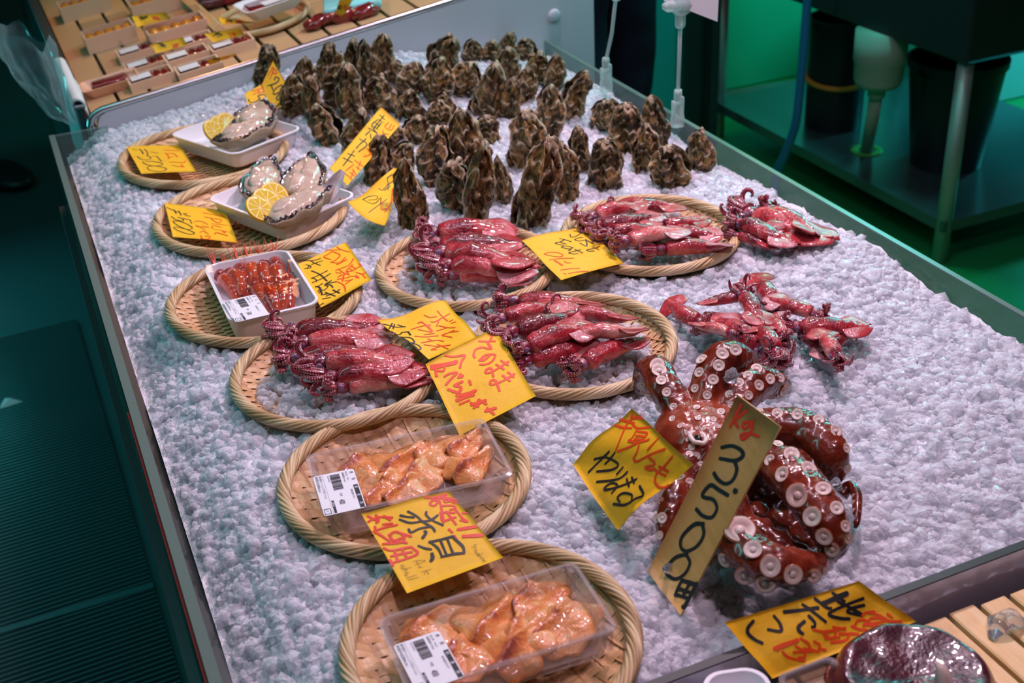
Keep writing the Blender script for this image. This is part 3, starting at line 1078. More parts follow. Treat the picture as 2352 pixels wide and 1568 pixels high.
# ------------------------------------------------------------------ squid
def make_squid(seed, curl):
    """small squid, mantle of length 1 along +x from the collar (x = 0) to the tail tip, head and arms towards -x"""
    r = random.Random(seed)
    root = empty('squid')
    # mantle
    st = [(-.005, .100), (0.0, .112), (.04, .122), (.15, .132), (.32, .136), (.5, .126), (.65, .106), (.78, .078), (.88, .050), (.95, .028), (1.0, .008)]
    xs = np.linspace(-.005, 1.0, 30)
    rs = np.interp(xs, [a for a, _ in st], [q for _, q in st])
    bend = r.uniform(-.05, .05)
    P = np.stack([xs, bend * np.sin(np.pi * xs), .02 * np.sin(2 * np.pi * xs)], 1)
    V, Fc = tube(P, rs, 18, flat=0.82)
    V += 0.010 * vnoise(V, 7, seed % 5)[:, None] * np.array([0, 1, 1]) + .004 * vnoise(V, 20, (seed + 1) % 5)[:, None]
    b = MB()
    t = 0.5 + 0.5 * np.clip(V[:, 2] / .12, -1, 1) * -0.6
    b.add(V, Fc, t)
    b.build('mantle', M['squid'], root)
    # two fins joined at the tail
    for sd in (1, -1):
        def fn(u, v, sd=sd):
            x = .55 + .47 * u
            w = .21 * math.sin(math.pi * min(1, (u * .92 + .04))) ** .75 * (1.0 if u < .6 else 1.0)
            y0 = np.interp(x, [a for a, _ in st], [q for _, q in st]) * .55
            return (x - .10 * v * w / .21 * (1 - u) + .03 * v, sd * (y0 + v * w) + bend * math.sin(math.pi * x), .045 * (1 - u) - .16 * v * v * w + .012 * math.sin(9 * u + seed) * v)
        V, Fc = grid(12, 7, fn)
        V2 = V.copy()
        V2[:, 2] -= .014
        n = len(V)
        edge = []
        for i in range(11):
            edge.append((6 * 12 + i, 6 * 12 + i + 1, n + 6 * 12 + i + 1, n + 6 * 12 + i))
        for j in range(6):
            edge.append((j * 12, (j + 1) * 12, n + (j + 1) * 12, n + j * 12))
            edge.append((j * 12 + 11, n + j * 12 + 11, n + (j + 1) * 12 + 11, (j + 1) * 12 + 11))
        b = MB()
        b.add(np.vstack([V, V2]), Fc + [tuple(q + n for q in f)[::-1] for f in Fc] + edge, .55)
        b.build('fin', M['squid_fin'], root)
    # head
    b = MB()
    V, Fc = ball((-.085, 0, 0), (.115, .088, .080), 16, 10)
    V += .006 * vnoise(V, 16, 2)[:, None]
    b.add(V, Fc, .35)
    hd = b.build('head', M['squid_arm'], root)
    for sd in (1, -1):
        b = MB()
        b.add(*ball((-.095, sd * .082, .022), (.040, .026, .038), 12, 8), .5)
        b.build('eye', M['squid_eye'], root)
    # eight arms and two tentacles
    for i in range(8):
        a0 = 2 * math.pi * (i + .5) / 8
        L = r.uniform(.36, .50)
        n = 18
        d = np.array([-1.0, .45 * math.cos(a0), .35 * math.sin(a0)])
        d /= np.linalg.norm(d)
        ax = np.array([0, r.uniform(-.4, .4), 1.0]) if r.random() < .6 else np.array([0, 1.0, r.uniform(-.3, .3)])
        ax /= np.linalg.norm(ax)
        sg = r.choice((-1, 1))
        cur = curl * r.uniform(.6, 1.5)
        p = np.array([-.165, .045 * math.cos(a0), .040 * math.sin(a0)])
        Pp = [p.copy()]
        for q in range(n - 1):
            ang = sg * cur * (q / n) ** 1.3 * .34 + r.uniform(-.05, .05)
            c, s = math.cos(ang), math.sin(ang)
            d = d * c + np.cross(ax, d) * s + ax * (ax @ d) * (1 - c)
            p = p + d * L / n
            Pp.append(p.copy())
        Pp = np.array(Pp)
        Pp[:, 2] = np.where(Pp[:, 2] < -.10, -.10 + (Pp[:, 2] + .10) * .15, Pp[:, 2])
        Rr = np.interp(np.linspace(0, 1, n), [0, .3, .7, 1], [.040, .037, .024, .010])
        b = MB()
        V, Fc = tube(Pp, Rr, 7)
        b.add(V, Fc, .40)
        T = np.gradient(Pp, axis=0)
        inn = np.cross(T, ax) * sg
        inn /= np.linalg.norm(inn, axis=1)[:, None] + 1e-9
        for q in range(1, n - 1):
            for s2 in (-1, 1):
                c0 = Pp[q] + inn[q] * Rr[q] * .86 + ax * s2 * Rr[q] * .45
                h = Rr[q] * .34
                b.add([c0 + np.array(o) * h for o in ((1, 0, 0), (-1, 0, 0), (0, 1, 0), (0, -1, 0), (0, 0, 1), (0, 0, -1))], [(0, 2, 4), (2, 1, 4), (1, 3, 4), (3, 0, 4), (2, 0, 5), (1, 2, 5), (3, 1, 5), (0, 3, 5)], 1.0)
        b.build('arm', M['squid_arm'], root)
    return root


SQ = [make_squid(1, 2.2), make_squid(2, 3.4), make_squid(3, 2.8), make_squid(4, 1.6)]
sq_used = set()


def put_squid(hp, tp, h, label, group, fat=1.0, vi=None, ht=None, roll=None):
    a = at(*hp, h)
    t = at(*tp, h if ht is None else ht)
    L = np.linalg.norm(t - a)
    vi = random.randrange(4) if vi is None else vi
    src = SQ[vi]
    o = src if vi not in sq_used else copy_tree(src)
    sq_used.add(vi)
    rl = random.uniform(-.5, .5) if roll is None else roll
    x = (t - a) / L
    up = np.array([0, 0, 1.0]) + .0
    sd = np.cross(up, x)
    zc = up * math.cos(rl) + sd * math.sin(rl)
    Mx = frame(a, x, zc)
    o.matrix_world = Mx @ Matrix.Diagonal((L, L * fat, L * fat, 1))
    tag(o, label, 'squid', group)
    return o


z3, zB = Z(500, 680, 3.0), Z(850, 400, 3.0)
zP = Z(1500, 400, 3.0)
# basket in front of the shrimp tray
g = 'boiled squid in the basket in front of the shrimp'
for i, (hx, hy, tx_, ty_, h) in enumerate(((560, 235, 1120, 190, .014), (640, 320, 1180, 290, .020), (600, 415, 1200, 385, .016), (760, 455, 1330, 420, .030), (840, 545, 1425, 500, .020), (905, 620, 1455, 560, .012))):
    put_squid(z3(hx, hy), z3(tx_, ty_), h, 'boiled red squid in the basket before the shrimp tray, %s counted from the shrimp tray' % ordn[i], g, 1.12, i % 4, roll=.2 * (i % 3 - 1))
g = 'boiled squid in the basket in front of the oysters'
for i, (hx, hy, tx_, ty_, h) in enumerate(((480, 400, 1000, 385, .018), (500, 480, 1045, 465, .022), (540, 545, 1115, 590, .028), (580, 625, 1140, 650, .020), (620, 690, 1100, 715, .012))):
    put_squid(zB(hx, hy), zB(tx_, ty_), h, 'curly-armed dark red squid in the basket before the oysters, %s from the oysters' % ordn[i], g, 1.15, (i + 1) % 4, roll=.15 * (i % 3 - 1))
g = 'boiled squid in the basket beside the octopus'
for i, (hx, hy, tx_, ty_, h, lab) in enumerate((
        (1040, 880, 1590, 890, .012, 'red squid lying farthest back in the basket beside the octopus'),
        (940, 985, 1340, 870, .026, 'pale cream-flanked squid on the upper left of the heap beside the octopus'),
        (1020, 1075, 1450, 930, .030, 'red squid just below the pale one in the basket beside the octopus'),
        (1100, 1180, 1540, 1040, .032, 'pink squid with a grey fin in the middle of the basket beside the octopus'),
        (1120, 1270, 1560, 1140, .018, 'dark red squid lying lowest on the head side of the basket beside the octopus'),
        (1400, 960, 1830, 985, .022, 'red squid with its tail to the upper right rim beside the octopus'),
        (1450, 1100, 1900, 1060, .026, 'squid whose tail reaches farthest right in the basket beside the octopus'),
        (1490, 1300, 1890, 1120, .012, 'squid with splayed arms nearest the viewer in the basket beside the octopus'))):
    put_squid(zB(hx, hy), zB(tx_, ty_), h, lab, g, 1.12, (i + 2) % 4)
g = 'boiled squid in the basket near the rear glass'
for i, (hx, hy, tx_, ty_, h, lab) in enumerate((
        (1560, 280, 1890, 175, .026, 'pale pink squid on top at the upper left of the rear-glass basket'),
        (1760, 225, 2170, 225, .014, 'pink squid lying farthest back in the rear-glass basket'),
        (1600, 350, 2010, 280, .022, 'red squid just under the pale pink one in the rear-glass basket'),
        (1680, 395, 2010, 350, .028, 'red squid with a bright glint in the middle of the rear-glass basket'),
        (2030, 350, 2340, 305, .022, 'small red squid on the right of the rear-glass basket'),
        (1790, 450, 2190, 380, .030, 'pale squid with a grey fin in the middle front of the rear-glass basket'),
        (2110, 380, 2420, 420, .020, 'pink squid running to the right rim of the rear-glass basket'),
        (2040, 520, 2490, 480, .012, 'red squid with loose arms nearest the viewer in the rear-glass basket'),
        (1690, 470, 2090, 440, .012, 'dark squid half hidden at the front left of the rear-glass basket'))):
    put_squid(zB(hx, hy), zB(tx_, ty_), h, lab, g, 1.12, i % 4)
g = 'loose squid on the ice near the rear glass'
for i, (hx, hy, tx_, ty_, h, lab, rl) in enumerate((
        (720, 290, 1240, 445, .012, 'longest red squid of the small pile right of the rear-glass basket', 0),
        (840, 260, 1120, 400, .022, 'red squid with raised curly arms topping the small pile near the rear glass', .4),
        (640, 360, 990, 470, .016, 'dark red squid in the middle of the small pile near the rear glass', 0),
        (600, 430, 860, 500, .006, 'red squid at the front edge of the small pile near the rear glass', .3),
        (620, 330, 900, 380, .022, 'squid with arms up at the basket end of the pile near the rear glass', -.4))):
    put_squid(zP(hx, hy), zP(tx_, ty_), h, lab, g, 1.2, i % 4, roll=rl)
g = 'loose squid on the ice beyond the octopus'
for i, (hx, hy, tx_, ty_, h, lab) in enumerate((
        (300, 1010, 100, 860, .006, 'red squid pointing to the left edge of the loose pile beyond the octopus'),
        (600, 850, 310, 885, .018, 'pale round-bodied squid lying level at the upper left of the loose pile'),
        (640, 850, 770, 1030, .026, 'red squid with arms raised at the top of the loose pile beyond the octopus'),
        (810, 870, 670, 690, .010, 'pink squid farthest back in the loose pile beyond the octopus'),
        (1090, 950, 780, 840, .020, 'pale squid along the upper right of the loose pile beyond the octopus'),
        (520, 1090, 260, 1020, .018, 'red and cream squid at the left front of the loose pile'),
        (720, 1190, 350, 965, .008, 'long pink squid under the others in the loose pile'),
        (830, 1210, 690, 1010, .022, 'pink squid pointing at the viewer in the middle of the loose pile'),
        (890, 1110, 850, 950, .018, 'short deep red squid in the middle of the loose pile'),
        (1030, 1050, 1490, 1040, .014, 'brownish squid with its tail farthest right in the loose pile'),
        (1250, 1240, 1130, 1060, .020, 'red squid with curled arms at the right front of the loose pile'),
        (1230, 1190, 1350, 1070, .006, 'pale squid tucked under the right end of the loose pile'),
        (1060, 1130, 1180, 1260, .006, 'small squid with pale coiled arms at the front of the loose pile'))):
    put_squid(zP(hx, hy), zP(tx_, ty_), h, lab, g, 1.25, (i + 1) % 4)


# ------------------------------------------------------------------ hand written price papers
def homog(src, dst):
    """projective map taking the four src points to dst"""
    A, bb = [], []
    for (x, y), (u, v) in zip(src, dst):
        A += [[x, y, 1, 0, 0, 0, -u * x, -u * y], [0, 0, 0, x, y, 1, -v * x, -v * y]]
        bb += [u, v]
    h = np.append(np.linalg.solve(np.array(A, float), np.array(bb, float)), 1).reshape(3, 3)
    return lambda p: (lambda q: q[:2] / q[2])(h @ np.array([p[0], p[1], 1.0]))


def ribbon(b, P3, Nrm, w):
    """marker stroke: a thin flat band with rounded ends lying on the sheet"""
    P3 = np.asarray(P3)
    T = np.gradient(P3, axis=0)
    T /= np.linalg.norm(T, axis=1)[:, None] + 1e-12
    S = np.cross(Nrm, T)
    S /= np.linalg.norm(S, axis=1)[:, None] + 1e-12
    n = len(P3)
    ww = w / 2 * (1 + .10 * np.sin(np.linspace(0, 7, n) + random.random() * 6))
    V = np.vstack([P3 + S * ww[:, None], P3 - S * ww[:, None]])
    b.add(V, [(i, n + i, n + i + 1, i + 1) for i in range(n - 1)])
    for e, sg in ((0, -1), (n - 1, 1)):
        th = np.linspace(-np.pi / 2, np.pi / 2, 7)
        Vc = [P3[e]] + [P3[e] + S[e] * ww[e] * math.sin(t) + sg * T[e] * ww[e] * .8 * math.cos(t) for t in th]
        b.add(Vc, [((0, i, i + 1) if sg < 0 else (0, i + 1, i)) for i in range(1, 7)])


def sign(name, label, corners, zs, strokes, zm, matp='paper', warp=0.0, wave=0.0, group='hand written yellow price papers', thick=0.0003, up=None, nu=16, nv=16, cat='price sign', names=None):
    """corners in the photograph (four, going round) with their heights; the sheet hangs between them"""
    C = [at(*c, z) if np.isscalar(z) else np.array(z) for c, z in zip(corners, zs)]
    n0 = np.cross(C[1] - C[0], C[3] - C[0])
    n0 /= np.linalg.norm(n0)
    if n0 @ (CAM - C[0]) < 0:
        n0 = -n0
    org = sum(C) / 4

    def S(u, v):
        p = (1 - u) * (1 - v) * C[0] + u * (1 - v) * C[1] + u * v * C[2] + (1 - u) * v * C[3]
        k = warp * (math.sin(math.pi * u) * .6 + math.sin(math.pi * v) * .4) + wave * math.sin(6 * u + 3 * v + len(label)) * math.sin(5 * v + 1.3)
        return p + n0 * k
    V, Fc = grid(nu, nv, lambda u, v: S(u, v) - org)
    n = len(V)
    # face the viewer, give the sheet a thickness
    c = np.cross(V[1] - V[0], V[nu] - V[0])
    if c @ n0 < 0:
        Fc = [f[::-1] for f in Fc]
    b = MB()
    rim = []
    loop = [i for i in range(nu)] + [j * nu + nu - 1 for j in range(1, nv)] + [(nv - 1) * nu + i for i in range(nu - 2, -1, -1)] + [j * nu for j in range(nv - 2, 0, -1)]
    for i in range(len(loop)):
        a, a2 = loop[i], loop[(i + 1) % len(loop)]
        rim.append((a, a + n, a2 + n, a2))
    b.add(np.vstack([V, V - n0 * thick]), Fc + [tuple(q + n for q in f[::-1]) for f in Fc] + rim)
    o = b.build(name, M[matp])
    o.location = org
    tag(o, label, cat, group)
    src = [tuple(topix(c_)) for c_ in C]
    h = homog(src, [(0, 0), (1, 0), (1, 1), (0, 1)])
    eps = 1e-3
    off = 0.0004
    names = names or {'black_ink': 'black_lettering', 'red_ink': 'red_lettering', 'orange_ink': 'red_lettering', 'pencil': 'pencil_lettering'}
    for ink, items in strokes.items():
        b = MB()
        for w, pts in items:
            pp = [zm(*q) for q in pts]
            pp = smoothpath(pp, 5) if len(pp) > 1 else np.array([pp[0], (pp[0][0] + .5, pp[0][1] + .5)])
            P3, N3 = [], []
            for q in pp:
                u, v = (min(max(t_, 0.0), 1.0) for t_ in h(q))
                for _ in range(6):                       # settle on the curved sheet itself
                    f0 = topix(S(u, v)) - np.array(q)
                    J = np.stack([(topix(S(u + eps, v)) - q - f0) / eps, (topix(S(u, v + eps)) - q - f0) / eps], 1)
                    du = np.linalg.lstsq(J, -f0, rcond=None)[0]
                    u, v = min(max(u + du[0], 0.0), 1.0), min(max(v + du[1], 0.0), 1.0)
                s0 = S(u, v)
                nn = np.cross(S(u + eps, v) - s0, S(u, v + eps) - s0)
                nn /= np.linalg.norm(nn)
                if nn @ n0 < 0:
                    nn = -nn
                P3.append(s0 + nn * off - org)
                N3.append(nn)
            off += 0.000004
            ribbon(b, np.array(P3), np.array(N3), w * depth(org) / F)
        if items:
            b.build(names[ink], M[ink], o, smooth=False)
    return o


def st(w, s, *more):
    """parse 'x,y x,y; x,y x,y' strokes of width w (already in photograph pixels)"""
    out = []
    for q in s.split(';'):
        q = q.strip()
        if not q:
            continue
        ww = w
        if q[0] == 'w':
            a, q = q.split(' ', 1)
            ww = w * float(a[1:])
        out.append((ww, [tuple(float(t) for t in p.split(',')) for p in q.split()]))
    return out


# orange clam sheet between the two clear trays
sign('price_paper', 'yellow paper lettered "Ark shell" lying between the two clear trays', [(830, 1178), (1031, 1126), (1156, 1280), (935, 1362)], [.040, .040, .022, .022], {
    'red_ink': st(6.2, '880,195 990,200 1120,170 1180,150; 990,230 950,285 1010,310 1060,250 1000,225; 1060,190 1100,300 1140,540; 1100,200 1230,230 1160,260 1140,200; 1130,180 1250,215 1320,235; 1230,250 1325,275; 1130,310 1270,310 1300,350 1230,365; 1090,410 1200,400 1290,410; 1100,410 1130,520 1260,480 1310,470; 1180,390 1310,570; 1310,370 1400,480 1470,530 1370,510; 1400,415 1460,415; 1210,635 1260,680; w1.6 1340,640 1585,600; w1.7 1410,735 1670,720; 1290,730 1320,780;'
                     '90,455 240,530; 200,440 240,490 210,550; 100,530 230,470 430,475; 310,450 400,510; 300,570 430,555; 190,600 200,690; 170,665 330,610 500,575; 220,690 330,760 430,830; 380,720 480,670 600,740 540,820 300,840; 400,740 450,790 580,750; 480,670 690,735; 430,790 630,825; 310,895 420,930 690,880; 460,930 500,1060; 690,880 780,970 600,1050 430,1100; 560,910 620,1010; 410,1010 560,975 700,950; w1.3 395,1065 435,1135'),
    'black_ink': st(5.8, '900,395 900,440 980,510 1130,580; 1060,440 960,510 830,530; 645,390 760,450 850,530 980,610 1020,665; 540,445 640,465 730,470; 530,500 660,545 760,540 830,520; 940,600 800,630 690,680 655,635; w1.3 880,665 895,690 850,755; w1.2 945,815 1100,780 1270,735; 960,820 1060,900 1120,1020; 1100,800 1180,990; 1190,770 1270,970; w1.2 1270,750 1400,870 1425,955; w1.2 1110,1020 1280,980 1425,965; 790,865 880,900 970,915; w1.6 978,975 988,1030 965,1075'),
    'pencil': st(0.9, '710,1080 800,1070 890,1075 740,1130; 760,1080 790,1120; 785,1160 850,1165; 810,1160 800,1140; 830,1230 970,1190; 900,1205 935,1260; 890,1215 870,1265; 605,1140 545,1135 590,1172 530,1172; 560,1190 690,1165; 600,1185 640,1200 590,1215; 600,1240 650,1235 620,1260 600,1275 640,1275; 620,1310 770,1270; 640,1340 800,1300; 1600,850 1560,850 1590,890 1520,880; 1550,930 1600,920 1570,960 1620,960; 1580,985 1640,975 1600,1005 1690,965; 1620,1010 1660,1010 1640,1035; 1650,1040 1690,1030; 1660,1060 1700,1045 1675,1075 1710,1065 1690,1090; 1720,1080 1740,1070')},
    Z(830, 1110, 6.03), wave=.0012)

sign('price_paper', 'creased yellow paper in red and black, leaning on the octopus beside the wooden board', [(1450, 937), (1593, 1066), (1419, 1217), (1316, 1066)], [.070, .088, .004, .004], {
    'orange_ink': st(6.2, '745,160 760,210 850,180; 730,200 870,215; 580,220 680,250 770,275; 540,295 640,325 740,330; 760,210 690,270 620,420 550,590; 750,280 810,330 960,320; 810,330 750,440 700,480; 810,370 920,390 900,440 820,500; 790,420 890,430; 770,460 870,470; 700,485 830,500 950,465; 570,610 700,560 800,510; 830,500 810,600 760,690; 930,590 1060,450; 760,690 800,730 960,650 1140,580; 940,670 1020,760 900,800 960,830 1010,820; 1230,670 1120,800 1040,880 1020,970 1080,1040 1200,1035; 1070,790 1180,850; 1010,820 1080,870 1150,900'),
    'black_ink': st(6.0, '290,705 400,680 490,700 580,770 500,830 320,850; 470,610 360,720 220,860; 540,620 480,700 420,760; 635,800 560,885; 690,855 600,930 480,960 320,975; 800,940 700,990 560,1040 430,1070 420,1040 500,990 570,1020 500,1110; 680,940 710,1030; 740,920 770,990; 835,1025 880,1130 780,1180 660,1250 520,1240; 740,1190 740,1130 640,1110 570,1160 600,1220')},
    Z(1310, 920, 5.228), matp='paper_wet', warp=.004, wave=.0035)

# wooden price board stuck in the ice and leaning on the octopus
sign('price_board', 'wooden price board lettered Kg 3,500, stuck upright in the ice before the octopus', [(1693, 907), (1792, 980), (1563, 1412), (1487, 1312)], [.150, .140, -.010, -.004], {
    'red_ink': st(7.2, '630,112 590,200 555,265; 670,155 590,220 610,270; 712,232 645,240 650,278 700,250 690,310 640,350 630,322 680,310 750,330'),
    'black_ink': st(9.0, '497,405 570,395 630,425 640,465 585,495 485,480; 585,495 600,560 570,630 520,652 470,620 445,580; w1.4 586,700 594,704; 540,730 480,695 420,662 365,735 440,760 465,820 430,880 370,870 325,825; 375,925 310,930 230,1010 220,1080 260,1110 330,1075 375,1000 368,928; 265,1130 190,1150 140,1200 120,1255 180,1300 245,1265 282,1190 255,1130; w1.2 225,1308 340,1345; 225,1308 180,1410; w1.3 340,1345 262,1482 232,1488; 205,1365 310,1400; 280,1330 240,1400; 190,1405 295,1440')},
    Z(1490, 890, 2.958), matp='board', thick=.003, group='price boards', nu=4, nv=8)

sign('price_paper', 'large wet yellow paper lying over the acrylic divider in front of the octopus', [(1662, 1430), (1970, 1335), (2104, 1427), (1774, 1558)], [.024, .024, -.006, -.010], {
    'black_ink': st(7.6, 'w1.6 1510,215 1360,280 1220,340; 1340,210 1480,310; 1130,275 1220,345; 1220,350 1290,390 1320,390; 1700,275 1500,350 1310,440 1320,480 1440,510 1540,515; 1710,355 1570,390 1510,430 1600,460 1690,470 1570,400; 1400,310 1560,390; w1.1 770,435 960,415 1170,385; 985,345 1080,410 1260,550; 1060,480 1130,560 1120,620 1100,610; w1.2 1010,545 940,610 950,660 990,690; 650,480 720,570 730,660 580,640; w1.1 410,540 345,620 350,690 430,760 515,800'),
    'orange_ink': st(6.2, '1690,480 1730,440 1830,430; 1740,440 1880,470 2000,540 2150,545; 1980,455 2040,500; 1560,600 1660,640 1740,640; 1600,590 1640,530 1740,540 1700,600; 1780,510 1920,500 1960,530 1800,570 1760,530; 1700,580 1880,600; 1110,640 1230,665 1350,650 1490,620; 1340,610 1490,640; 1230,690 1290,720 1250,745 1420,730; 1380,660 1360,740; 1420,690 1530,700 1480,770 1320,790; 1500,690 1640,690; w1.6 930,765 750,830 660,865; 650,860 700,880; 960,740 1050,800 1080,860; 1120,780 1190,820 1180,860 1260,880; 900,830 1000,900 1010,960 940,970; 750,900 830,970 1010,1010; 880,910 1100,890; 1000,860 1180,900')},
    Z(1650, 1320, 5.113), matp='paper_wet', warp=.001, wave=.002)

sign('price_paper', 'yellow paper with black 500 and red kana between the lower squid baskets', [(867, 736), (1022, 691), (1096, 775), (985, 825)], [.036, .030, .036, .030], {
    'orange_ink': st(3.2, '810,190 870,260 940,320; 970,225 870,280 780,330 720,330; 640,245 720,275 800,260; 830,310 800,390; 960,330 1010,305; 990,350 1050,330; 1040,405 940,405 830,380; 940,405 800,450; 870,500 960,470 1080,450; 880,510 1000,530; 870,505 1030,440; w1.4 560,350 620,340 740,450; 720,370 600,390 470,430; 560,430 740,460 690,380; 640,495 770,480; 520,515 650,525 820,510; 610,600 780,570 890,580; 690,550 770,580; 640,625 800,645 980,630; 810,620 950,680; 800,690 730,690 870,640'),
    'black_ink': st(3.2, '110,360 180,375 280,400 400,395; 230,350 190,420; 260,365 240,420; 300,370 370,395; w1.4 462,500 435,460; 435,460 350,470 340,490 270,500 200,460; 515,585 470,540 370,530 300,540 340,590 430,610 510,595 515,580; 600,670 560,630 460,600 370,605 400,650 500,690 580,690 600,665')},
    Z(860, 680, 5.6), wave=.003)

sign('price_paper', 'yellow paper with two columns of red kana, under the rim of the upper clam basket', [(977, 835), (1136, 751), (1231, 909), (1056, 1000)], [.033, .040, .022, .004], {
    'orange_ink': st(6.4, '1510,505 1480,580 1345,580; 1550,580 1460,590 1500,680 1390,660 1300,690 1275,760 1290,790; 1350,830 1430,760 1540,750 1550,780 1500,850 1420,880 1360,880; 1480,770 1400,830 1350,825; 1725,840 1620,910 1520,970 1440,990 1440,950 1500,930 1530,1035; 1630,830 1720,890; 1570,880 1660,940; 1800,1000 1690,1070 1580,1120 1500,1140 1500,1090 1560,1090 1610,1220; 1720,980 1790,1040; 1650,1020 1740,1090; 910,765 1020,780 1160,760 1120,840 1100,920; w1.6 1060,840 900,880 730,900; w1.5 740,930 880,900 1040,860; 780,930 800,1030; 900,890 890,960 800,960; 900,1035 960,1000 1060,985 1000,1050 920,1140; 1080,1050 1110,1000; 1110,1050 1140,1020; w1.2 1130,1100 1030,1150 1110,1170 1080,1240 950,1200; 1220,1085 1240,1140; w1.6 1300,1215 1190,1260 1060,1280; w1.6 1065,1340 1200,1290 1270,1270; 1220,1340 1100,1390; w1.4 1430,1340 1250,1400; 1240,1370 1340,1420; 1340,1330 1440,1390; 1380,1360 1280,1440; w1.4 1560,1440 1430,1480; 1450,1440 1540,1520')},
    Z(860, 680, 5.6), wave=.001)

sign('price_paper', 'yellow paper tucked behind the shrimp tray on its basket', [(794, 555), (853, 642), (737, 706), (684, 606)], [.014, .014, .012, .012], {
    'orange_ink': st(3.3, '820,240 900,290 1070,340; 900,290 740,300 560,290; 730,320 650,380 560,440 700,490; 740,330 880,400 790,500 700,540; 990,440 870,550 700,545; w1.3 1010,490 820,590; 1150,470 1060,600 860,680 790,710; 1130,590 1010,710 1050,770; 1250,570 1290,610 1110,720 1010,720; 1110,620 1200,680; 1060,660 1140,720; 850,680 960,760 1070,800; w1.3 960,780 930,920; 800,750 900,760; 840,840 920,790; 1400,735 1330,780 1200,745; 1310,770 1390,860; 1250,860 1130,820 1000,860 830,885; 1200,800 1260,860; 1130,880 990,980; 980,920 1120,890; w1.1 810,930 930,980 980,1060 990,1130'),
    'black_ink': st(2.6, '150,520 270,510 370,560 490,610; 490,465 420,495 280,515; 530,515 420,550 310,590; 200,590 290,620 280,660 170,670; 260,620 220,670; w1.4 310,715 480,790 620,920; 630,710 480,790 310,870; 690,770 560,850 430,910 330,950; 320,855 400,890 410,930; 710,905 590,980; w1.3 800,935 580,980 690,1000 740,1050; 530,970 420,1040; 570,1010 640,1030 560,1110; w1.7 390,1030 470,1050 520,1180; 500,1060 440,1130; 540,1090 460,1160; w1.6 740,1100 870,1160; 880,1085 780,1150 610,1220; w1.4 590,1150 780,1220; 500,1200 690,1170; 530,1280 690,1250; 550,1360 440,1430')},
    Z(680, 540, 8.71), wave=.0006)

sign('price_paper', 'yellow paper lettered 500, 1 plate, on the basket of the larger oyster tray', [(378, 466), (517, 484), (546, 557), (397, 544)], [.010, .000, .006, .010], {
    'black_ink': st(2.2, '170,205 330,280 480,345; w1.3 370,270 430,380; w1.3 500,300 570,420; 630,380 720,430 830,460; 650,380 740,380; 870,665 830,570 770,545; 290,460 420,550 600,590 640,570 590,520 470,480; 590,515 800,550; 340,595 480,590 700,660 880,770 850,820 740,830 560,760 390,660 340,595; 350,770 480,765 760,840 950,935 860,970 700,940 500,870 360,790'),
    'orange_ink': st(2.4, '1200,360 1500,410 1860,490; 1680,390 1800,470; 1240,475 1500,520 1710,555 1680,620 1600,640 1420,530; w.7 1430,665 1700,690 1900,715; w.8 1440,800 1460,720 1600,740 1730,775; w.8 1440,800 1500,760; w.6 1480,830 1650,850 1900,900; w1.5 1530,960 1570,920 1700,950 1890,1010; w1.8 1750,870 1820,920; 920,630 1040,590 1200,620 1330,690; w1.4 1000,720 1100,760 1230,750 1350,770; w.7 1120,780 1270,830; 1100,920 1200,870 1280,920 1350,960; 1130,1000 1190,1100 1330,1100 1400,1030 1250,1020; w.8 1130,1080 1240,1140 1420,1130; w.8 1440,1170 1560,1180')},
    Z(370, 460, 12.38), warp=.001)

sign('price_paper', 'yellow paper lettered 500 on the basket of the smaller oyster tray', [(289, 336), (412, 333), (451, 394), (325, 399)], [.008, .000, .004, .008], {
    'black_ink': st(2.3, 'w.6 310,295 480,325; w1.3 530,300 600,360 640,440; w1.2 680,300 750,370 780,470; w.7 840,375 960,395 1100,420; 1190,665 1110,580 1050,510; w.5 1050,510 900,510; 740,490 850,530 850,590 700,620 560,590 470,520; 620,680 700,740 860,790 1050,800 1190,780 1220,740 1130,700 880,660 720,670; 770,830 780,890 900,940 1100,965 1280,940 1340,890 1250,850 1000,800 820,810 770,840'),
    'orange_ink': st(2.6, '1260,320 1480,330 1720,340; w1.3 1310,410 1380,480 1410,580; 1400,430 1560,430 1670,530; w.7 1420,540 1560,520; 1420,680 1640,690 1850,700 1910,650; 1510,780 1700,820 1880,830; w1.2 1780,770 1860,830')},
    Z(280, 320, 13.07), warp=.001)

sign('price_paper', 'yellow paper lettered Just Eat OK between the two upper squid baskets', [(1198, 552), (1341, 518), (1433, 604), (1289, 643)], [.024, .018, .014, .018], {
    'black_ink': st(2.8, '1150,190 1300,230 1470,280; 1320,240 1200,310 1100,325 1070,265; 1350,330 1240,350 1180,385 1280,410 1430,380; 1590,465 1500,430 1420,390 1440,460 1430,520 1370,500 1290,455; 1720,520 1600,570 1440,600 1480,630 1600,625; 1540,530 1700,600; 850,360 960,380 1100,425; 950,385 860,430 750,455 860,490 930,500; 870,440 1000,480; 1150,560 1000,520 890,540 980,570 1090,590 1040,620; 1120,560 1050,620; 1310,595 1180,630 1050,665 1150,690 1240,680; 1180,590 1350,670'),
    'orange_ink': st(2.4, '510,690 620,655 800,660 920,710 870,750 720,740 520,695; 630,820 850,790 1160,780; w1.7 740,830 810,870 910,935; 950,840 1010,880 1090,880; 870,1040 1060,1010 1280,1000; 1040,1110 1250,1075 1480,1065; 930,1115 990,1120')},
    Z(1195, 510, 9.408), wave=.0015, warp=.002)

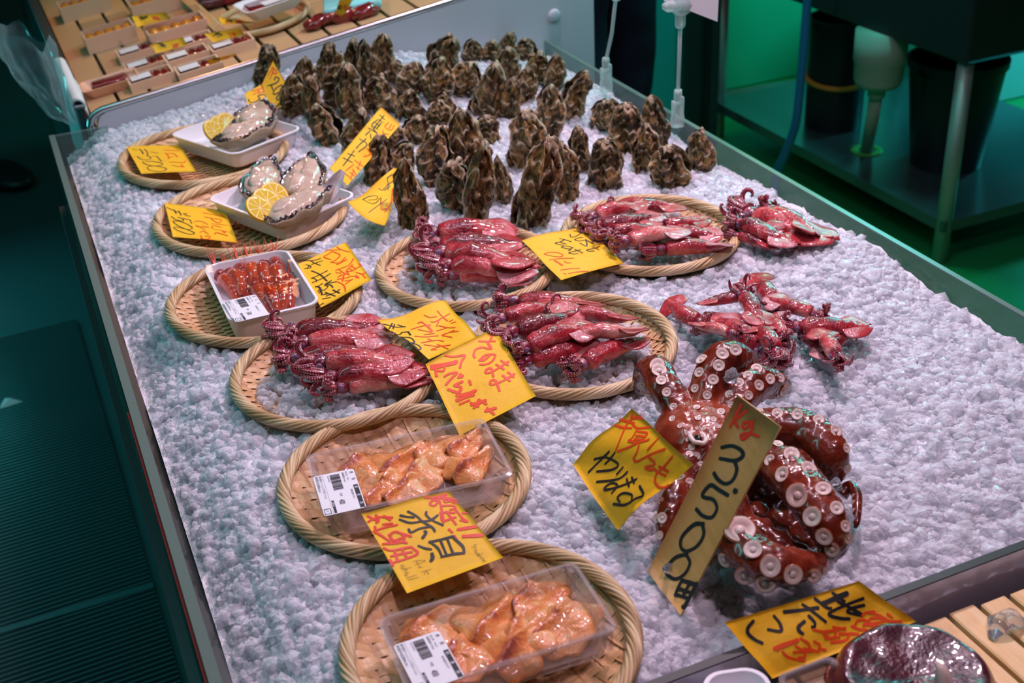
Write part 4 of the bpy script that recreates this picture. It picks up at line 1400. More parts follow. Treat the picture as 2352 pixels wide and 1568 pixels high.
sign('price_paper', 'upright yellow strip lettered in black and red, leaning on the standing oysters', [(875, 245), (920, 285), (798, 426), (757, 386)], [aty(875, 245, 1.83), aty(920, 285, 1.81), aty(798, 426, 1.665), aty(757, 386, 1.685)], {
    'black_ink': st(2.4, '680,130 745,195; 740,140 620,290 610,350; 660,190 720,230; 650,200 580,270 650,370; 700,240 650,300; 630,240 680,280; 600,280 660,320; 540,305 610,345 650,370; 560,340 500,395; 565,380 570,440; 420,440 520,515 410,610; 510,440 440,500 380,565; 270,630 360,665; 210,685 330,745; 355,590 280,700 210,790'),
    'red_ink': st(2.1, '800,230 750,290 830,330 870,270; 840,250 800,310; 725,330 720,390 640,385; 720,370 800,385; 720,400 680,460 730,480 755,430 710,410; 560,515 650,520; 510,570 620,590; 540,590 600,650; 610,530 560,640 475,670; 360,715 470,800; 440,730 400,830; 380,800 440,850; 350,770 250,850; 330,830 380,900; 300,870 360,920; 240,890 300,940 340,1000; 350,840 310,960')},
    Z(750, 240, 5.6))

sign('price_paper', 'crumpled yellow paper bent against the front oysters above the larger oyster tray', [(903, 383), (928, 383), (884, 518), (798, 463)], [aty(903, 383, 1.66), aty(928, 383, 1.66), aty(884, 518, 1.50), aty(798, 463, 1.55)], {
    'black_ink': st(2.0, '840,900 780,950 790,1020 720,1100 670,1080; 860,980 800,1030 790,1100; 820,1050 740,1110; 470,1220 560,1180 650,1180 640,1220 540,1230; 460,1220 580,1275 640,1260 700,1200 690,1290; w.7 780,1215 690,1280 540,1390'),
    'orange_ink': st(2.6, '850,1080 840,1170 820,1290 745,1385; 880,1150 830,1270; 720,1250 700,1350 800,1330; 770,1290 825,1370')},
    Z(750, 240, 5.6), warp=-.012, wave=.004)

sign('price_paper', 'yellow paper lettered 200 standing against the tall oyster by the white end panel', [(627, 139), (681, 229), (622, 264), (603, 191)], [aty(627, 139, 2.115), aty(681, 229, 2.05), aty(622, 264, 2.05), aty(603, 191, 2.10)], {
    'red_ink': st(2.3, '860,270 800,380 740,490; 860,280 940,370 960,440 880,430 850,380; 880,320 840,450 790,570'),
    'black_ink': st(2.9, '900,600 930,530 1010,550 1000,630 900,700 730,750; 820,740 865,860; 1080,730 960,800 880,900 890,970 1000,930 1100,850 1140,790 1080,730; 1190,880 1060,940 960,1040 980,1110 1070,1090 1190,990 1190,890; 1120,1120 950,1280; 1120,1120 1210,1220 1130,1290 980,1370; 1060,1170 1130,1280; 1040,1230 1110,1250')},
    Z(550, 130, 11.2))
sign('price_paper', 'small yellow paper lettered 5, folded beside the one lettered 200', [(563, 214), (604, 192), (618, 232), (569, 243)], [aty(563, 214, 2.09), aty(604, 192, 2.105), aty(618, 232, 2.07), aty(569, 243, 2.05)], {
    'orange_ink': st(2.7, '560,730 580,800 480,850 310,890; 600,840 620,920 480,920 350,980; 480,830 510,960'),
    'black_ink': st(3.0, '680,1070 650,980 500,1000 490,1050 530,1080 400,1170 280,1180 230,1100')},
    Z(550, 130, 11.2))


# ------------------------------------------------------------------ trays and what is in them
def foam_tray(label, pts, zr, h, mat_, th=0.004, group=None, foot=0.75, name='foam_tray', cat='tray', r=.018):
    c, a, w, l = rect_px(pts, zr)
    root = empty(name, (c[0], c[1], zr - h))
    root.rotation_euler = (0, 0, a)
    b = MB()
    k = .006
    fw, fl = w * foot, l * (1 - (1 - foot) * .8)
    b.add(*loft([rrect(fw, fl, r * .7, 0), rrect(fw + .004, fl + .004, r * .7, .003), rrect(w - k, l - k, r, h - .003), rrect(w, l, r, h - .002), rrect(w, l, r, h), rrect(w - .007, l - .007, r * .85, h + .0004),
                 rrect(w - .009, l - .009, r * .8, h - .0015), rrect(fw, fl, r * .65, .0055), rrect(fw - .004, fl - .004, r * .6, .0042)]))
    b.build('tray_shell', mat_, root, sharp=50)
    tag(root, label, cat, group)
    return root, c, a, w, l


def lemon(loc, tilt, az, r, label):
    root = empty('lemon_slice', loc)
    root.rotation_euler = (tilt, 0, az)
    b = MB()
    t = .0024
    b.add(*lathe([(r * .93, -t), (r * .985, -t * .9), (r, 0), (r * .985, t * .9), (r * .93, t)], 32))
    b.build('rind', M['lemon_rind'], root)
    b = MB()
    b.add(*lathe([(0.0001, -t * .95), (r * .94, -t * .95), (r * .94, t * .95), (0.0001, t * .95)], 32))
    b.build('pith', M['lemon_pith'], root, sharp=40)
    b = MB()
    for i in range(9):
        a0 = 2 * math.pi * i / 9
        for sg in (1, -1):
            pts = []
            for q in np.linspace(.04, .66, 7):
                pts.append((r * .86 * math.cos(a0 + q), r * .86 * math.sin(a0 + q), sg * t * 1.0))
            top = [(r * .06 * math.cos(a0 + .35), r * .06 * math.sin(a0 + .35), sg * t)] + pts
            cen = np.mean(top, 0) + np.array([0, 0, sg * .0006])
            top = [tuple(cen)] + top
            n = len(top)
            b.add(top, [((0, q, q + 1) if sg > 0 else (0, q + 1, q)) for q in range(1, n - 1)] + [((0, n - 1, 1) if sg > 0 else (0, 1, n - 1))])
    b.build('flesh', M['lemon_flesh'], root)
    tag(root, label, 'lemon', 'lemon slices on the oyster trays')
    return root


def open_oyster(seed, loc, az, Ln, Wd, pitch, roll, label):
    """half shell with its meat; tip of the shell towards +x"""
    r = random.Random(seed)
    root = empty('opened_oyster', loc)
    root.rotation_euler = (roll, pitch, az)
    a1, a2 = r.uniform(0, 6), r.uniform(0, 6)

    def out(t):
        q = 1 + .07 * math.sin(5 * t + a1) + .04 * math.sin(9 * t + a2)
        x = .5 * Ln * math.cos(t) * q
        wd = .5 * Wd * math.sin(t) * q * (1 - .38 * (math.cos(t) + .1))
        return x, wd
    n = 40
    loops, tint = [], []
    prof = [(0.25, -.0005), (.62, .000), (.86, .005), (.97, .0105), (1.0, .0125), (1.02, .0115), (1.0, .008), (.85, -.002), (.5, -.008), (.2, -.009)]
    for s, z in prof:
        L = []
        for i in range(n):
            t = 2 * math.pi * i / n
            x, y = out(t)
            L.append((x * s, y * s, z + (.0022 * math.sin(7 * t + a1) + .0016 * math.sin(13 * t + a2)) * (s > .8)))
        loops.append(L)
    V, Fc = loft(loops, True, True)
    b = MB()
    nf = len(Fc)
    b.add(V, Fc[:n * 4][:] + [Fc[-2]], .5, 0)
    b.add(V, Fc[n * 4:-2] + [Fc[-1]], .8, 1)
    sh = b.build('half_shell', [M['nacre'], M['shell']], root)
    # meat: plump creamy body with folds
    b = MB()
    V, Fc = ball((-.03 * Ln, 0, .0085), (.40 * Ln, .40 * Wd, .0150), 26, 14)
    V[:, 2] += .0024 * vnoise(V, 130, seed % 5) + .0030 * vnoise(V, 60, (seed + 2) % 5)
    V[:, 1] *= 1 - .25 * V[:, 0] / (.36 * Ln)
    b.add(V, Fc, .62)
    V, Fc = ball((-.16 * Ln, .08 * Wd, .0165), (.20 * Ln, .24 * Wd, .0105), 18, 10)
    V[:, 2] += .0016 * vnoise(V, 120, (seed + 1) % 5)
    b.add(V, Fc, .75)
    b.build('meat', M['oyster_meat'], root)
    # dark frilled mantle edge
    b = MB()
    m_ = 90
    V = []
    for i in range(m_):
        t = 2 * math.pi * i / m_
        x, y = out(t)
        f = .0020 * math.sin(34 * t + a1) + .0012 * math.sin(53 * t)
        for s, z in ((.76, .0085), (.87, .0150 + f), (.97, .0128 + f * .6)):
            V.append((x * s - .02 * Ln, y * s, z))
    Fc = [(3 * i + q, 3 * i + q + 1, 3 * ((i + 1) % m_) + q + 1, 3 * ((i + 1) % m_) + q) for i in range(m_) for q in (0, 1)]
    b.add(V, [f[::-1] for f in Fc], .4)
    b.build('frilled_edge', M['oyster_fringe'], root)
    tag(root, label, 'oyster', 'opened oysters on the foam trays')
    return root


zr = .026
trA, c, a, w, l = foam_tray('smaller white foam tray of opened oysters, in the basket nearest the white end panel', [(443, 294), (603, 236), (638, 309), (478, 372)], .018, .028, M['foam'], group='white foam trays', foot=.86)
open_oyster(1, at(590, 277, .022), 1.0, .115, .070, -.10, .1, 'opened oyster at the back of the smaller foam tray')
open_oyster(2, at(572, 314, .020), .35, .120, .062, -.05, -.12, 'opened oyster at the front of the smaller foam tray, its pearly lip toward the viewer')
for i, (x, y, lab) in enumerate(((521, 285, 'lemon slice farthest back on the smaller oyster tray'), (505, 292, 'middle lemon slice on the smaller oyster tray'), (490, 302, 'lemon slice nearest the tray edge on the smaller oyster tray'))):
    lemon(at(x, y, .032), 1.0, .6 + .1 * i, .0200, lab)
trB, c, a, w, l = foam_tray('larger white foam tray of three opened oysters with lemon', [(523, 443), (680, 372), (785, 462), (598, 537)], .018, .028, M['foam'], group='white foam trays', foot=.86)
open_oyster(5, at(606, 423, .022), 1.15, .135, .062, -.12, .22, 'opened oyster along the left side of the larger foam tray')
open_oyster(7, at(700, 421, .028), 1.05, .125, .072, -.25, -.10, 'plump opened oyster at the back of the larger foam tray')
open_oyster(9, at(695, 482, .022), .45, .130, .064, -.10, -.12, 'opened oyster with a black frill at the front of the larger foam tray')
for i, (x, y, lab) in enumerate(((630, 448, 'lemon slice farthest back on the larger oyster tray'), (612, 462, 'middle lemon slice on the larger oyster tray'), (596, 480, 'lemon slice nearest the tray edge on the larger oyster tray'))):
    lemon(at(x, y, .036), .75, .5 + .12 * i, .0215, lab)
# long pearly shell standing on the back corner of the larger tray
b = MB()
p0, p1 = at(742, 462, .022), at(787, 392, .060)
Mx = frame((p0 + p1) / 2, p1 - p0, CAM - p0)
Ls = np.linalg.norm(p1 - p0)


def shellfn(u, v):
    s, t = 2 * u - 1, v
    wv = .013 * math.sqrt(max(0.02, math.sin(math.pi * (.12 + .80 * t)))) * (1 - .35 * t)
    return ((t - .5) * Ls, s * wv, .006 * s * s - .002 + .001 * math.sin(9 * t))


V, Fc = grid(9, 20, shellfn)
b.add(V, Fc, .8, 0)
V2 = V.copy()
V2[:, 2] -= .0025 + .001 * vnoise(V, 90, 2)
b.add(V2, [f[::-1] for f in Fc], .7, 1)
o = b.build('empty_shell', [M['nacre'], M['shell']])
o.matrix_world = Mx
tag(o, 'long pearly oyster shell rising at the far corner of the larger foam tray', 'shell')


# ------------------------------------------------------------------ printed labels
def text_mesh(b, s, x, y, size, sx=1.0, mi=0, rot=0.0, z=.0003):
    c = bpy.data.curves.new('t', 'FONT')
    c.body = s
    c.size = size
    c.resolution_u = 2
    o = bpy.data.objects.new('t', c)
    COL.objects.link(o)
    dg = bpy.context.evaluated_depsgraph_get()
    dg.update()
    me = bpy.data.meshes.new_from_object(o.evaluated_get(dg))
    V = np.array([tuple(v.co) for v in me.vertices]).reshape(-1, 3)
    Fc = [tuple(p.vertices) for p in me.polygons]
    bpy.data.objects.remove(o)
    bpy.data.curves.remove(c)
    bpy.data.meshes.remove(me)
    if len(V):
        V[:, 0] *= sx
        if rot:
            V = np.stack([V[:, 0] * math.cos(rot) - V[:, 1] * math.sin(rot), V[:, 0] * math.sin(rot) + V[:, 1] * math.cos(rot), V[:, 2]], 1)
        V += np.array([x, y, z])
        b.add(V, Fc, .5, mi)


def price_label(parent, O, ex, ey, w, h, name, price, boxed):
    """sticker read along ex, up along ey; O is its lower left corner in world space"""
    ex = ex / np.linalg.norm(ex)
    n = np.cross(ex, ey)
    Mx = frame(O, ex, n)
    b = MB()
    lp = rrect(w, h, .003, .0, 4)
    lp = [(x + w / 2, y + h / 2, z) for x, y, z in lp]
    b.add(*loft([[(x, y, -.0003) for x, y, z in lp], [(x, y, 0.0) for x, y, z in lp]]))
    o = b.build('price_label', M['label'], parent, smooth=False)
    o.matrix_parent_inverse = Matrix.Identity(4)
    pm = Matrix.LocRotScale(parent.location, parent.rotation_euler, parent.scale)
    o.matrix_local = pm.inverted() @ Mx
    o['label'] = 'white printed price sticker'
    b = MB()

    def R(u0, v0, u1, v1, mi=0, z=.0002):
        b.add([(u0 * w, v0 * h, z), (u1 * w, v0 * h, z), (u1 * w, v1 * h, z), (u0 * w, v1 * h, z)], [(0, 1, 2, 3)], .5, mi)
    T = lambda s, u, v, sz, sx=1.0, mi=0, z=.0003: text_mesh(b, s, u * w, v * h, sz * h, sx, mi, 0.0, z)
    u = .06
    for ch in name:
        T(ch, u, .885, .10)
        u += .17
    if boxed:
        R(.41, .865, .985, .975)
        u = .45
        for ch in boxed:
            T(ch, u, .885, .095, 1.0, 1, .0004)
            u += .20
    T('加工日   19.6.7', .04, .775, .062)
    T('消費期限 19.6.8', .04, .690, .062)
    T('保存温度5℃以下', .50, .775, .058, .9)
    rr = random.Random(5)
    u = .06
    while u < .45:
        ww = rr.choice((.006, .010, .015))
        R(u, .39, u + ww, .63)
        u += ww + rr.choice((.006, .010))
    T('0206139004009', .06, .335, .045, .9)
    T('円/税', .54, .50, .07, .8)
    T(price, .70, .43, .20, .62)
    R(.68, .255, .985, .315)
    T('価格 税込', .72, .265, .045, 1.0, 1, .0004)
    R(.02, .225, .985, .229)
    T('株式会社オーシャニックプロモーション', .025, .135, .075, .72)
    T('東京都中央区築地6-26-1', .025, .045, .078, .80)
    for q in ((.845, .03, .975, .045), (.845, .175, .975, .19), (.845, .03, .857, .19), (.963, .03, .975, .19)):
        R(*q)
    T('プラ', .868, .075, .07, .7)
    pr = b.build('printing', [M['print_ink'], M['label']], o, smooth=False)
    return o


# ------------------------------------------------------------------ shrimp tray
trC, c, a, w, l = foam_tray('white foam tray of whole shrimp under cling film', [(470, 608), (656, 572), (741, 692), (524, 746)], .020, .032, M['foam'], group='white foam trays', foot=.86)
b = MB()
fw, fl = w - .006, l - .006
V, Fc = grid(26, 26, lambda u, v: ((u - .5) * fw, (v - .5) * fl, .0335 - .0045 * math.sin(math.pi * u) * math.sin(math.pi * v)))
V[:, 2] += .0007 * vnoise(V, 120, 2) * np.sin(np.pi * (V[:, 0] / fw + .5)) ** .5
b.add(V, Fc)
fo = b.build('cling_film', M['film'], trC)
fo['label'] = 'glossy clear cling film'


def shrimp(seed, loc, az, L, label):
    """head towards +y with its spikes, tail curled under"""
    r = random.Random(seed)
    root = empty('shrimp', loc)
    root.rotation_euler = (r.uniform(-.15, .1), r.uniform(-.2, .2), az)
    # body: segments along an arc
    n = 26
    t = np.linspace(0, 1, n)
    ang = .55 - 2.1 * t ** 1.3
    dx = np.stack([.12 * np.sin(5 * t + seed), -np.cos(ang * .75), np.sin(ang) * .62], 1)
    P = np.cumsum(dx, 0) * L / n
    R = np.interp(t, [0, .15, .5, .85, 1], [.0085, .0108, .0098, .0062, .003]) * (1 + .10 * ((t * 6.5) % 1.0))
    b = MB()
    V, Fc = tube(P, R, 12, flat=.95)
    b.add(V, Fc, .25)
    b.build('body', M['shrimp'], root)
    b = MB()
    hp = np.array([(0, .003, .002), (0, .014, .003), (0, .026, .0025), (0, .034, .002)])
    V, Fc = tube(smoothpath(hp, 5), np.interp(np.linspace(0, 1, 16), [0, .4, .8, 1], [.0100, .0098, .0062, .003]), 12, flat=.9)
    b.add(V, Fc, .45)
    hd = b.build('head', M['shrimp_head'], root)
    for s in (1, -1):
        b = MB()
        b.add(*ball((s * .0058, .028, .0055), .0024, 10, 7))
        b.build('eye', M['beak'], root)
    b = MB()
    for i in range(5):
        s = r.uniform(-1, 1)
        q = np.array([(s * .003, .033, .002), (s * .006, .045, .006), (s * .010 + r.uniform(-.004, .004), .058 + r.uniform(-.008, .010), .012 + r.uniform(0, .008))])
        b.add(*tube(smoothpath(q, 4), np.linspace(.0011, .0003, 9), 5))
    b.add(*tube(np.array([(0, .030, .005), (0, .042, .008), (0, .056, .014)]), np.array([.0022, .0014, .0003]), 6))
    b.build('feelers', M['shrimp_leg'], root)
    b = MB()
    for k2 in range(3):
        e = P[-1]
        d = np.array([(-1 + k2) * .55, -.8, -.1])
        q = np.array([e, e + d * .008, e + d * .015])
        b.add(*tube(q, np.array([.002, .0038, .002]), 8, flat=.3))
    b.build('tail_fan', M['shrimp_head'], root)
    tag(root, label, 'shrimp', 'whole shrimp in the foam tray')
    return root


zS = Z(460, 560, 7.84)
for i, (x, y, h, az, lab) in enumerate(((400, 640, .010, .18, 'shrimp in the back row, first from the aisle side'), (560, 580, .011, .12, 'shrimp in the back row, second from the aisle side'),
        (740, 560, .012, .05, 'shrimp in the back row, third from the aisle side'), (920, 440, .012, .0, 'shrimp in the back row, fourth from the aisle side'), (1140, 430, .012, -.05, 'shrimp in the back row, fifth from the aisle side'),
        (1370, 460, .012, -.08, 'shrimp in the back row with its tall spikes at the corner of the tray'), (1010, 830, .012, .15, 'shrimp in the front row beside the price sticker'), (1210, 860, .012, .05, 'shrimp in the front row, second from the price sticker'),
        (1420, 820, .011, -.05, 'shrimp in the front row, third from the price sticker'), (1620, 780, .010, -.15, 'shrimp in the front row, farthest from the price sticker'))):
    shrimp(i, at(*zS(x, y), h - .0085), az - .08, .062, lab)
zl = .0232
A_, B_, C_, D_ = (at(*zS(*q), z_) for q, z_ in (((400, 1040), zl), ((950, 865), zl - .001), ((1195, 1250), zl), ((620, 1380), zl)))
price_label(trC, D_ if False else A_, D_ - A_, B_ - A_, np.linalg.norm(D_ - A_) * .5 + np.linalg.norm(C_ - B_) * .5, np.linalg.norm(B_ - A_), '甘エビ', '500', '')


# ------------------------------------------------------------------ clear trays of orange clam
def ark_piece(seed, loc, az, L, label, pz=0.0):
    """folded wedge of clam: two plump wings meeting at a ridge, drawn out to a point at +x"""
    r = random.Random(seed)

    fold = r.uniform(-.15, .25)
    tip = r.uniform(.18, .34)

    def fn(u, v):
        t = 2 * math.pi * u
        s = math.sin(math.pi * v) ** .8
        q = 1 + .10 * math.sin(3 * t + seed) + .05 * math.sin(7 * t + 2 * seed)
        rad = (.36 + tip * max(0, math.cos(t)) ** 6 + .10 * max(0, math.cos(t - 2.3)) ** 2 + .12 * max(0, math.cos(t + 2.2)) ** 2) * q
        x = L * rad * math.cos(t) * s
        y = .92 * L * rad * math.sin(t) * s
        up = v < .5
        z = .0040 * math.copysign(abs(math.cos(math.pi * v)) ** .7, math.cos(math.pi * v))
        d = y / L - fold - .15 * x / L
        z += .0085 * math.exp(-abs(d) / .07) + .0035 * math.cos(9 * x / L + seed) * .6 - .05 * L * (x / L * x / L + y / L * y / L) * 4
        return (x, y, z)
    V, Fc = grid(44, 22, fn, True)
    V[:, 2] += .0009 * vnoise(V, 170, seed % 5)
    V[:, :2] += .0009 * vnoise(V, 95, (seed + 1) % 5)[:, None]
    b = MB()
    d = V[:, 1] / L - fold - .15 * V[:, 0] / L
    tint = 0.62 - .55 * np.exp(-(d / .08) ** 2) * (V[:, 0] < .1 * L) + .15 * vnoise(V, 60, 3)
    b.add(V, [f[::-1] for f in Fc], tint)
    o = b.build('clam_slice', M['ark'])
    o.location = loc
    o.rotation_euler = (r.uniform(-.15, .15), r.uniform(-.1, .1), az)
    tag(o, label, 'clam slice')
    return o


def clear_tray(label, pts, zr, h):
    root, c, a, w, l = foam_tray(label, pts, zr, h, M['tray_clear'], group='clear plastic trays of clam', foot=.86, name='clear_tray', r=.008)
    b = MB()
    for i in range(9):
        x = (i - 4) * w * .092
        b.add(*tube(np.array([(x - .006, -l * .33, .0055), (x + .006, l * .33, .0055)]), .0010, 6))
    for sx in (-1, 1):
        for sy in (-1, 1):
            b.add(*box(sx * w * .46 - .003, sx * w * .46 + .003, sy * l * .42 - .004, sy * l * .42 + .004, .006, h - .002, .0008))
    b.build('ribs', M['tray_clear'], root)
    return root, c, a, w, l


tk1, c, a, w, l = clear_tray('clear plastic tray of orange clam slices on the upper clam basket', [(706, 1043), (1124, 957), (1168, 1092), (735, 1192)], .022, .030)
ang1 = a
z5 = Z(500, 680, 3.0)
for i, (x, y, q, lab) in enumerate(((990, 1190, .5, 'orange clam slice at the label end of the upper clear tray, back row'), (1200, 1150, .4, 'folded clam slice second in the back row of the upper clear tray'),
        (1500, 1080, .5, 'pinkish clam slice third in the back row of the upper clear tray'), (1690, 1020, .35, 'clam slice with a brownish fold at the far end of the upper clear tray'), (1110, 1320, .6, 'broad orange clam slice beside the sticker on the upper clear tray'),
        (1300, 1340, .5, 'orange clam slice in the front row middle of the upper clear tray'), (1400, 1240, .7, 'pointed clam slice in the middle of the upper clear tray'), (1720, 1180, .4, 'clam slice with an upturned tip at the end of the upper clear tray'))):
    o = ark_piece(i, at(*z5(x, y), .006), ang1 + q, .056, lab)
    o['group'] = 'clam slices in the upper clear tray'
zL = Z(700, 940, 6.03)
zl = .0235
A_, B_, C_, D_ = (at(*zL(*q), zl) for q in ((110, 935), (665, 800), (835, 1340), (270, 1480)))
price_label(tk1, A_, D_ - A_, B_ - A_, np.linalg.norm(D_ - A_), np.linalg.norm(B_ - A_), '赤貝', '400', '刺身用')

tk2, c, a, w, l = clear_tray('clear plastic tray of orange clam slices on the front basket, nearest the viewer', [(862, 1420), (1310, 1290), (1434, 1440), (938, 1592)], .030, .030)
ang2 = a
z6 = Z(600, 1045, 2.6606)
for i, (x, y, q, lab) in enumerate(((1070, 1080, .5, 'orange clam slice at the label end of the front clear tray, back row'), (1370, 1010, .5, 'clam slice with a dark red fold in the front clear tray'), (1700, 890, .6, 'broad pale orange clam slice at the far back of the front clear tray'),
        (1850, 1060, .4, 'clam slice with a pointed orange tip at the end of the front clear tray'), (1220, 1250, .7, 'orange clam slice beside the sticker on the front clear tray'), (1540, 1190, .5, 'orange clam slice in the front middle of the front clear tray'), (1620, 1080, .8, 'narrow clam slice in the centre of the front clear tray'))):
    o = ark_piece(20 + i, at(*z6(x, y), .012), ang2 + q, .064, lab)
    o['group'] = 'clam slices in the front clear tray'
zl = .0315
A_, B_, C_ = (at(*z6(*q), zl) for q in ((805, 1163), (1088, 1076), (1250, 1360)))
D_ = A_ + (C_ - B_)
price_label(tk2, A_, D_ - A_, B_ - A_, np.linalg.norm(D_ - A_), np.linalg.norm(B_ - A_), '赤貝', '400', '刺身用')


# ------------------------------------------------------------------ the big octopus, underside and suckers up
zO = Z(1300, 800, 2.53)


def arm_pts(spec):
    """spec: (x, y, height, half width) on the enlarged detail"""
    P, R = [], []
    for x, y, h, r in spec:
        p = at(*zO(x, y), h)
        P.append(p)
        R.append(r / 2.53 * depth(p) / F)
    P, R = smoothpath(P, 8), smoothpath(np.array(R)[:, None] * np.ones(3), 8)[:, 0]
    return P, R


ARMS = [
    # up left, end folded over the rim of the basket
    [(800, 540, .026, 95), (715, 430, .036, 105), (635, 310, .046, 104), (560, 215, .054, 104), (525, 130, .054, 98), (470, 135, .034, 80), (440, 210, .018, 60)],
    # straight up
    [(800, 520, .026, 95), (800, 380, .040, 104), (830, 240, .054, 116), (885, 110, .068, 122), (960, 60, .072, 112), (1040, 80, .056, 88), (1085, 130, .030, 55)],
    # up right
    [(830, 530, .026, 90), (930, 400, .038, 100), (1010, 285, .048, 108), (1115, 200, .052, 108), (1210, 200, .042, 84), (1275, 225, .024, 48)],
    # long arch round the right side
    [(850, 540, .028, 80), (1000, 470, .040, 95), (1180, 450, .050, 112), (1360, 460, .054, 118), (1480, 530, .052, 116), (1545, 630, .044, 106), (1560, 720, .026, 78), (1500, 770, .008, 55)],
    # thick arm with the largest suckers
    [(850, 570, .028, 90), (1010, 580, .040, 105), (1190, 650, .052, 120), (1340, 770, .060, 140), (1450, 900, .060, 142), (1525, 1030, .052, 128), (1560, 1130, .036, 98), (1540, 1190, .020, 60)],
    # bottom arm
    [(800, 640, .016, 80), (820, 800, .014, 95), (870, 950, .022, 120), (960, 1090, .036, 138), (1090, 1200, .040, 142), (1240, 1260, .038, 128), (1390, 1260, .032, 100), (1490, 1240, .024, 64), (1535, 1220, .016, 26)],
    # left lower arm, mostly under the price papers
    [(760, 580, .026, 80), (700, 690, .032, 82), (650, 820, .034, 85), (610, 950, .030, 82), (590, 1060, .020, 70), (620, 1160, .010, 52)],
    # under the board, pointing to the middle
    [(820, 600, .030, 90), (900, 720, .036, 95), (960, 850, .036, 88), (1030, 980, .028, 70)],
]
b = MB()
AP = []
for spec in ARMS:
    P, R = arm_pts(spec)
    AP.append((P, R))
    V, Fc = tube(P, R, 20, flat=0.88)
    b.add(V, Fc)
    for e in (0, -1):
        b.add(*ball(P[e], R[e] * .95, 14, 9))
# body mass and the webs between neighbouring arms
cen = at(*zO(800, 540), .026)
b.add(*ball(cen, (.050, .055, .034), 24, 14))
for i, j, n in ((0, 1, 16), (1, 2, 16), (2, 3, 12), (5, 6, 22)):
    for q in range(2, n, 3):
        p, r_ = (AP[i][0][q] + AP[j][0][q]) / 2, min(AP[i][1][q], AP[j][1][q])
        p = p - np.array([0, 0, .012])
        b.add(*ball(p, (r_ * .9, r_ * .9, r_ * .55), 12, 8))
# web sheet between the two lower arms
for (x, y, h, r_) in ((1080, 640, .006, 170), (1250, 620, .0, 170), (1400, 640, -.004, 150), (1180, 820, -.010, 190), (1300, 960, -.014, 150), (1420, 1080, -.014, 120), (1000, 760, .0, 150), (1120, 930, .022, 60), (1130, 1030, .030, 75), (1230, 1100, .028, 75), (1330, 1170, .024, 70), (1430, 1210, .018, 55)):
    p = at(*zO(x, y), h)
    q = r_ / 2.53 * depth(p) / F
    b.add(*ball(p, (q * 1.1, q * 1.1, q * .5), 14, 9))
raw = b.build('arms_raw', M['octopus'])
rm = raw.modifiers.new('r', 'REMESH')
rm.mode = 'VOXEL'
rm.voxel_size = 0.0022
sm = raw.modifiers.new('s', 'SMOOTH')
sm.factor = 0.6
sm.iterations = 6
dg = bpy.context.evaluated_depsgraph_get()
dg.update()
me = bpy.data.meshes.new_from_object(raw.evaluated_get(dg))
bpy.data.objects.remove(raw)
co = np.empty(len(me.vertices) * 3)
me.vertices.foreach_get('co', co)
co = co.reshape(-1, 3)
co[:, 2] += .0009 * vnoise(co, 130, 1)
co += (.0005 * vnoise(co, 300, 2))[:, None]
octo = empty('octopus', at(*zO(800, 560), 0.0))
org = np.array(octo.location)
me.vertices.foreach_set('co', (co - org).reshape(-1))
me.polygons.foreach_set('use_smooth', [True] * len(me.polygons))
for a in list(me.attributes):
    if a.name == 'tint':
        me.attributes.remove(a)
a = me.attributes.new('tint', 'FLOAT', 'POINT')
pale = np.exp(-(np.linalg.norm((co - cen)[:, :2], axis=1) / .034) ** 2)
a.data.foreach_set('value', np.clip(.45 + .75 * pale, 0, 1.3))
me.materials.clear()
me.materials.append(M['octopus'])
me.update()
body = bpy.data.objects.new('arms', me)
COL.objects.link(body)
body.parent = octo
bvh = BVHTree.FromPolygons([Vector(v) for v in co], [tuple(p.vertices) for p in me.polygons])


def sucker_mesh(name):
    b = MB()
    # stalk and skin ring, then the pale cup with its central plug
    ring = [(.70, -.45), (.86, -.15), (1.0, .06), (1.04, .16), (1.0, .24), (.93, .26)]
    cup = [(.93, .26), (.80, .27), (.62, .22), (.45, .14), (.36, .08), (.33, .10), (.31, .20), (.26, .26), (.14, .30), (.001, .31)]
    V, Fc = lathe(ring, 28)
    b.add(V, Fc, .5, 0)
    V, Fc = lathe(cup, 28)
    b.add(V, Fc, .6, 1)
    o = b.build(name, [M['sucker_rim'], M['sucker']])
    return o


SUCK = sucker_mesh('sucker')
first = True
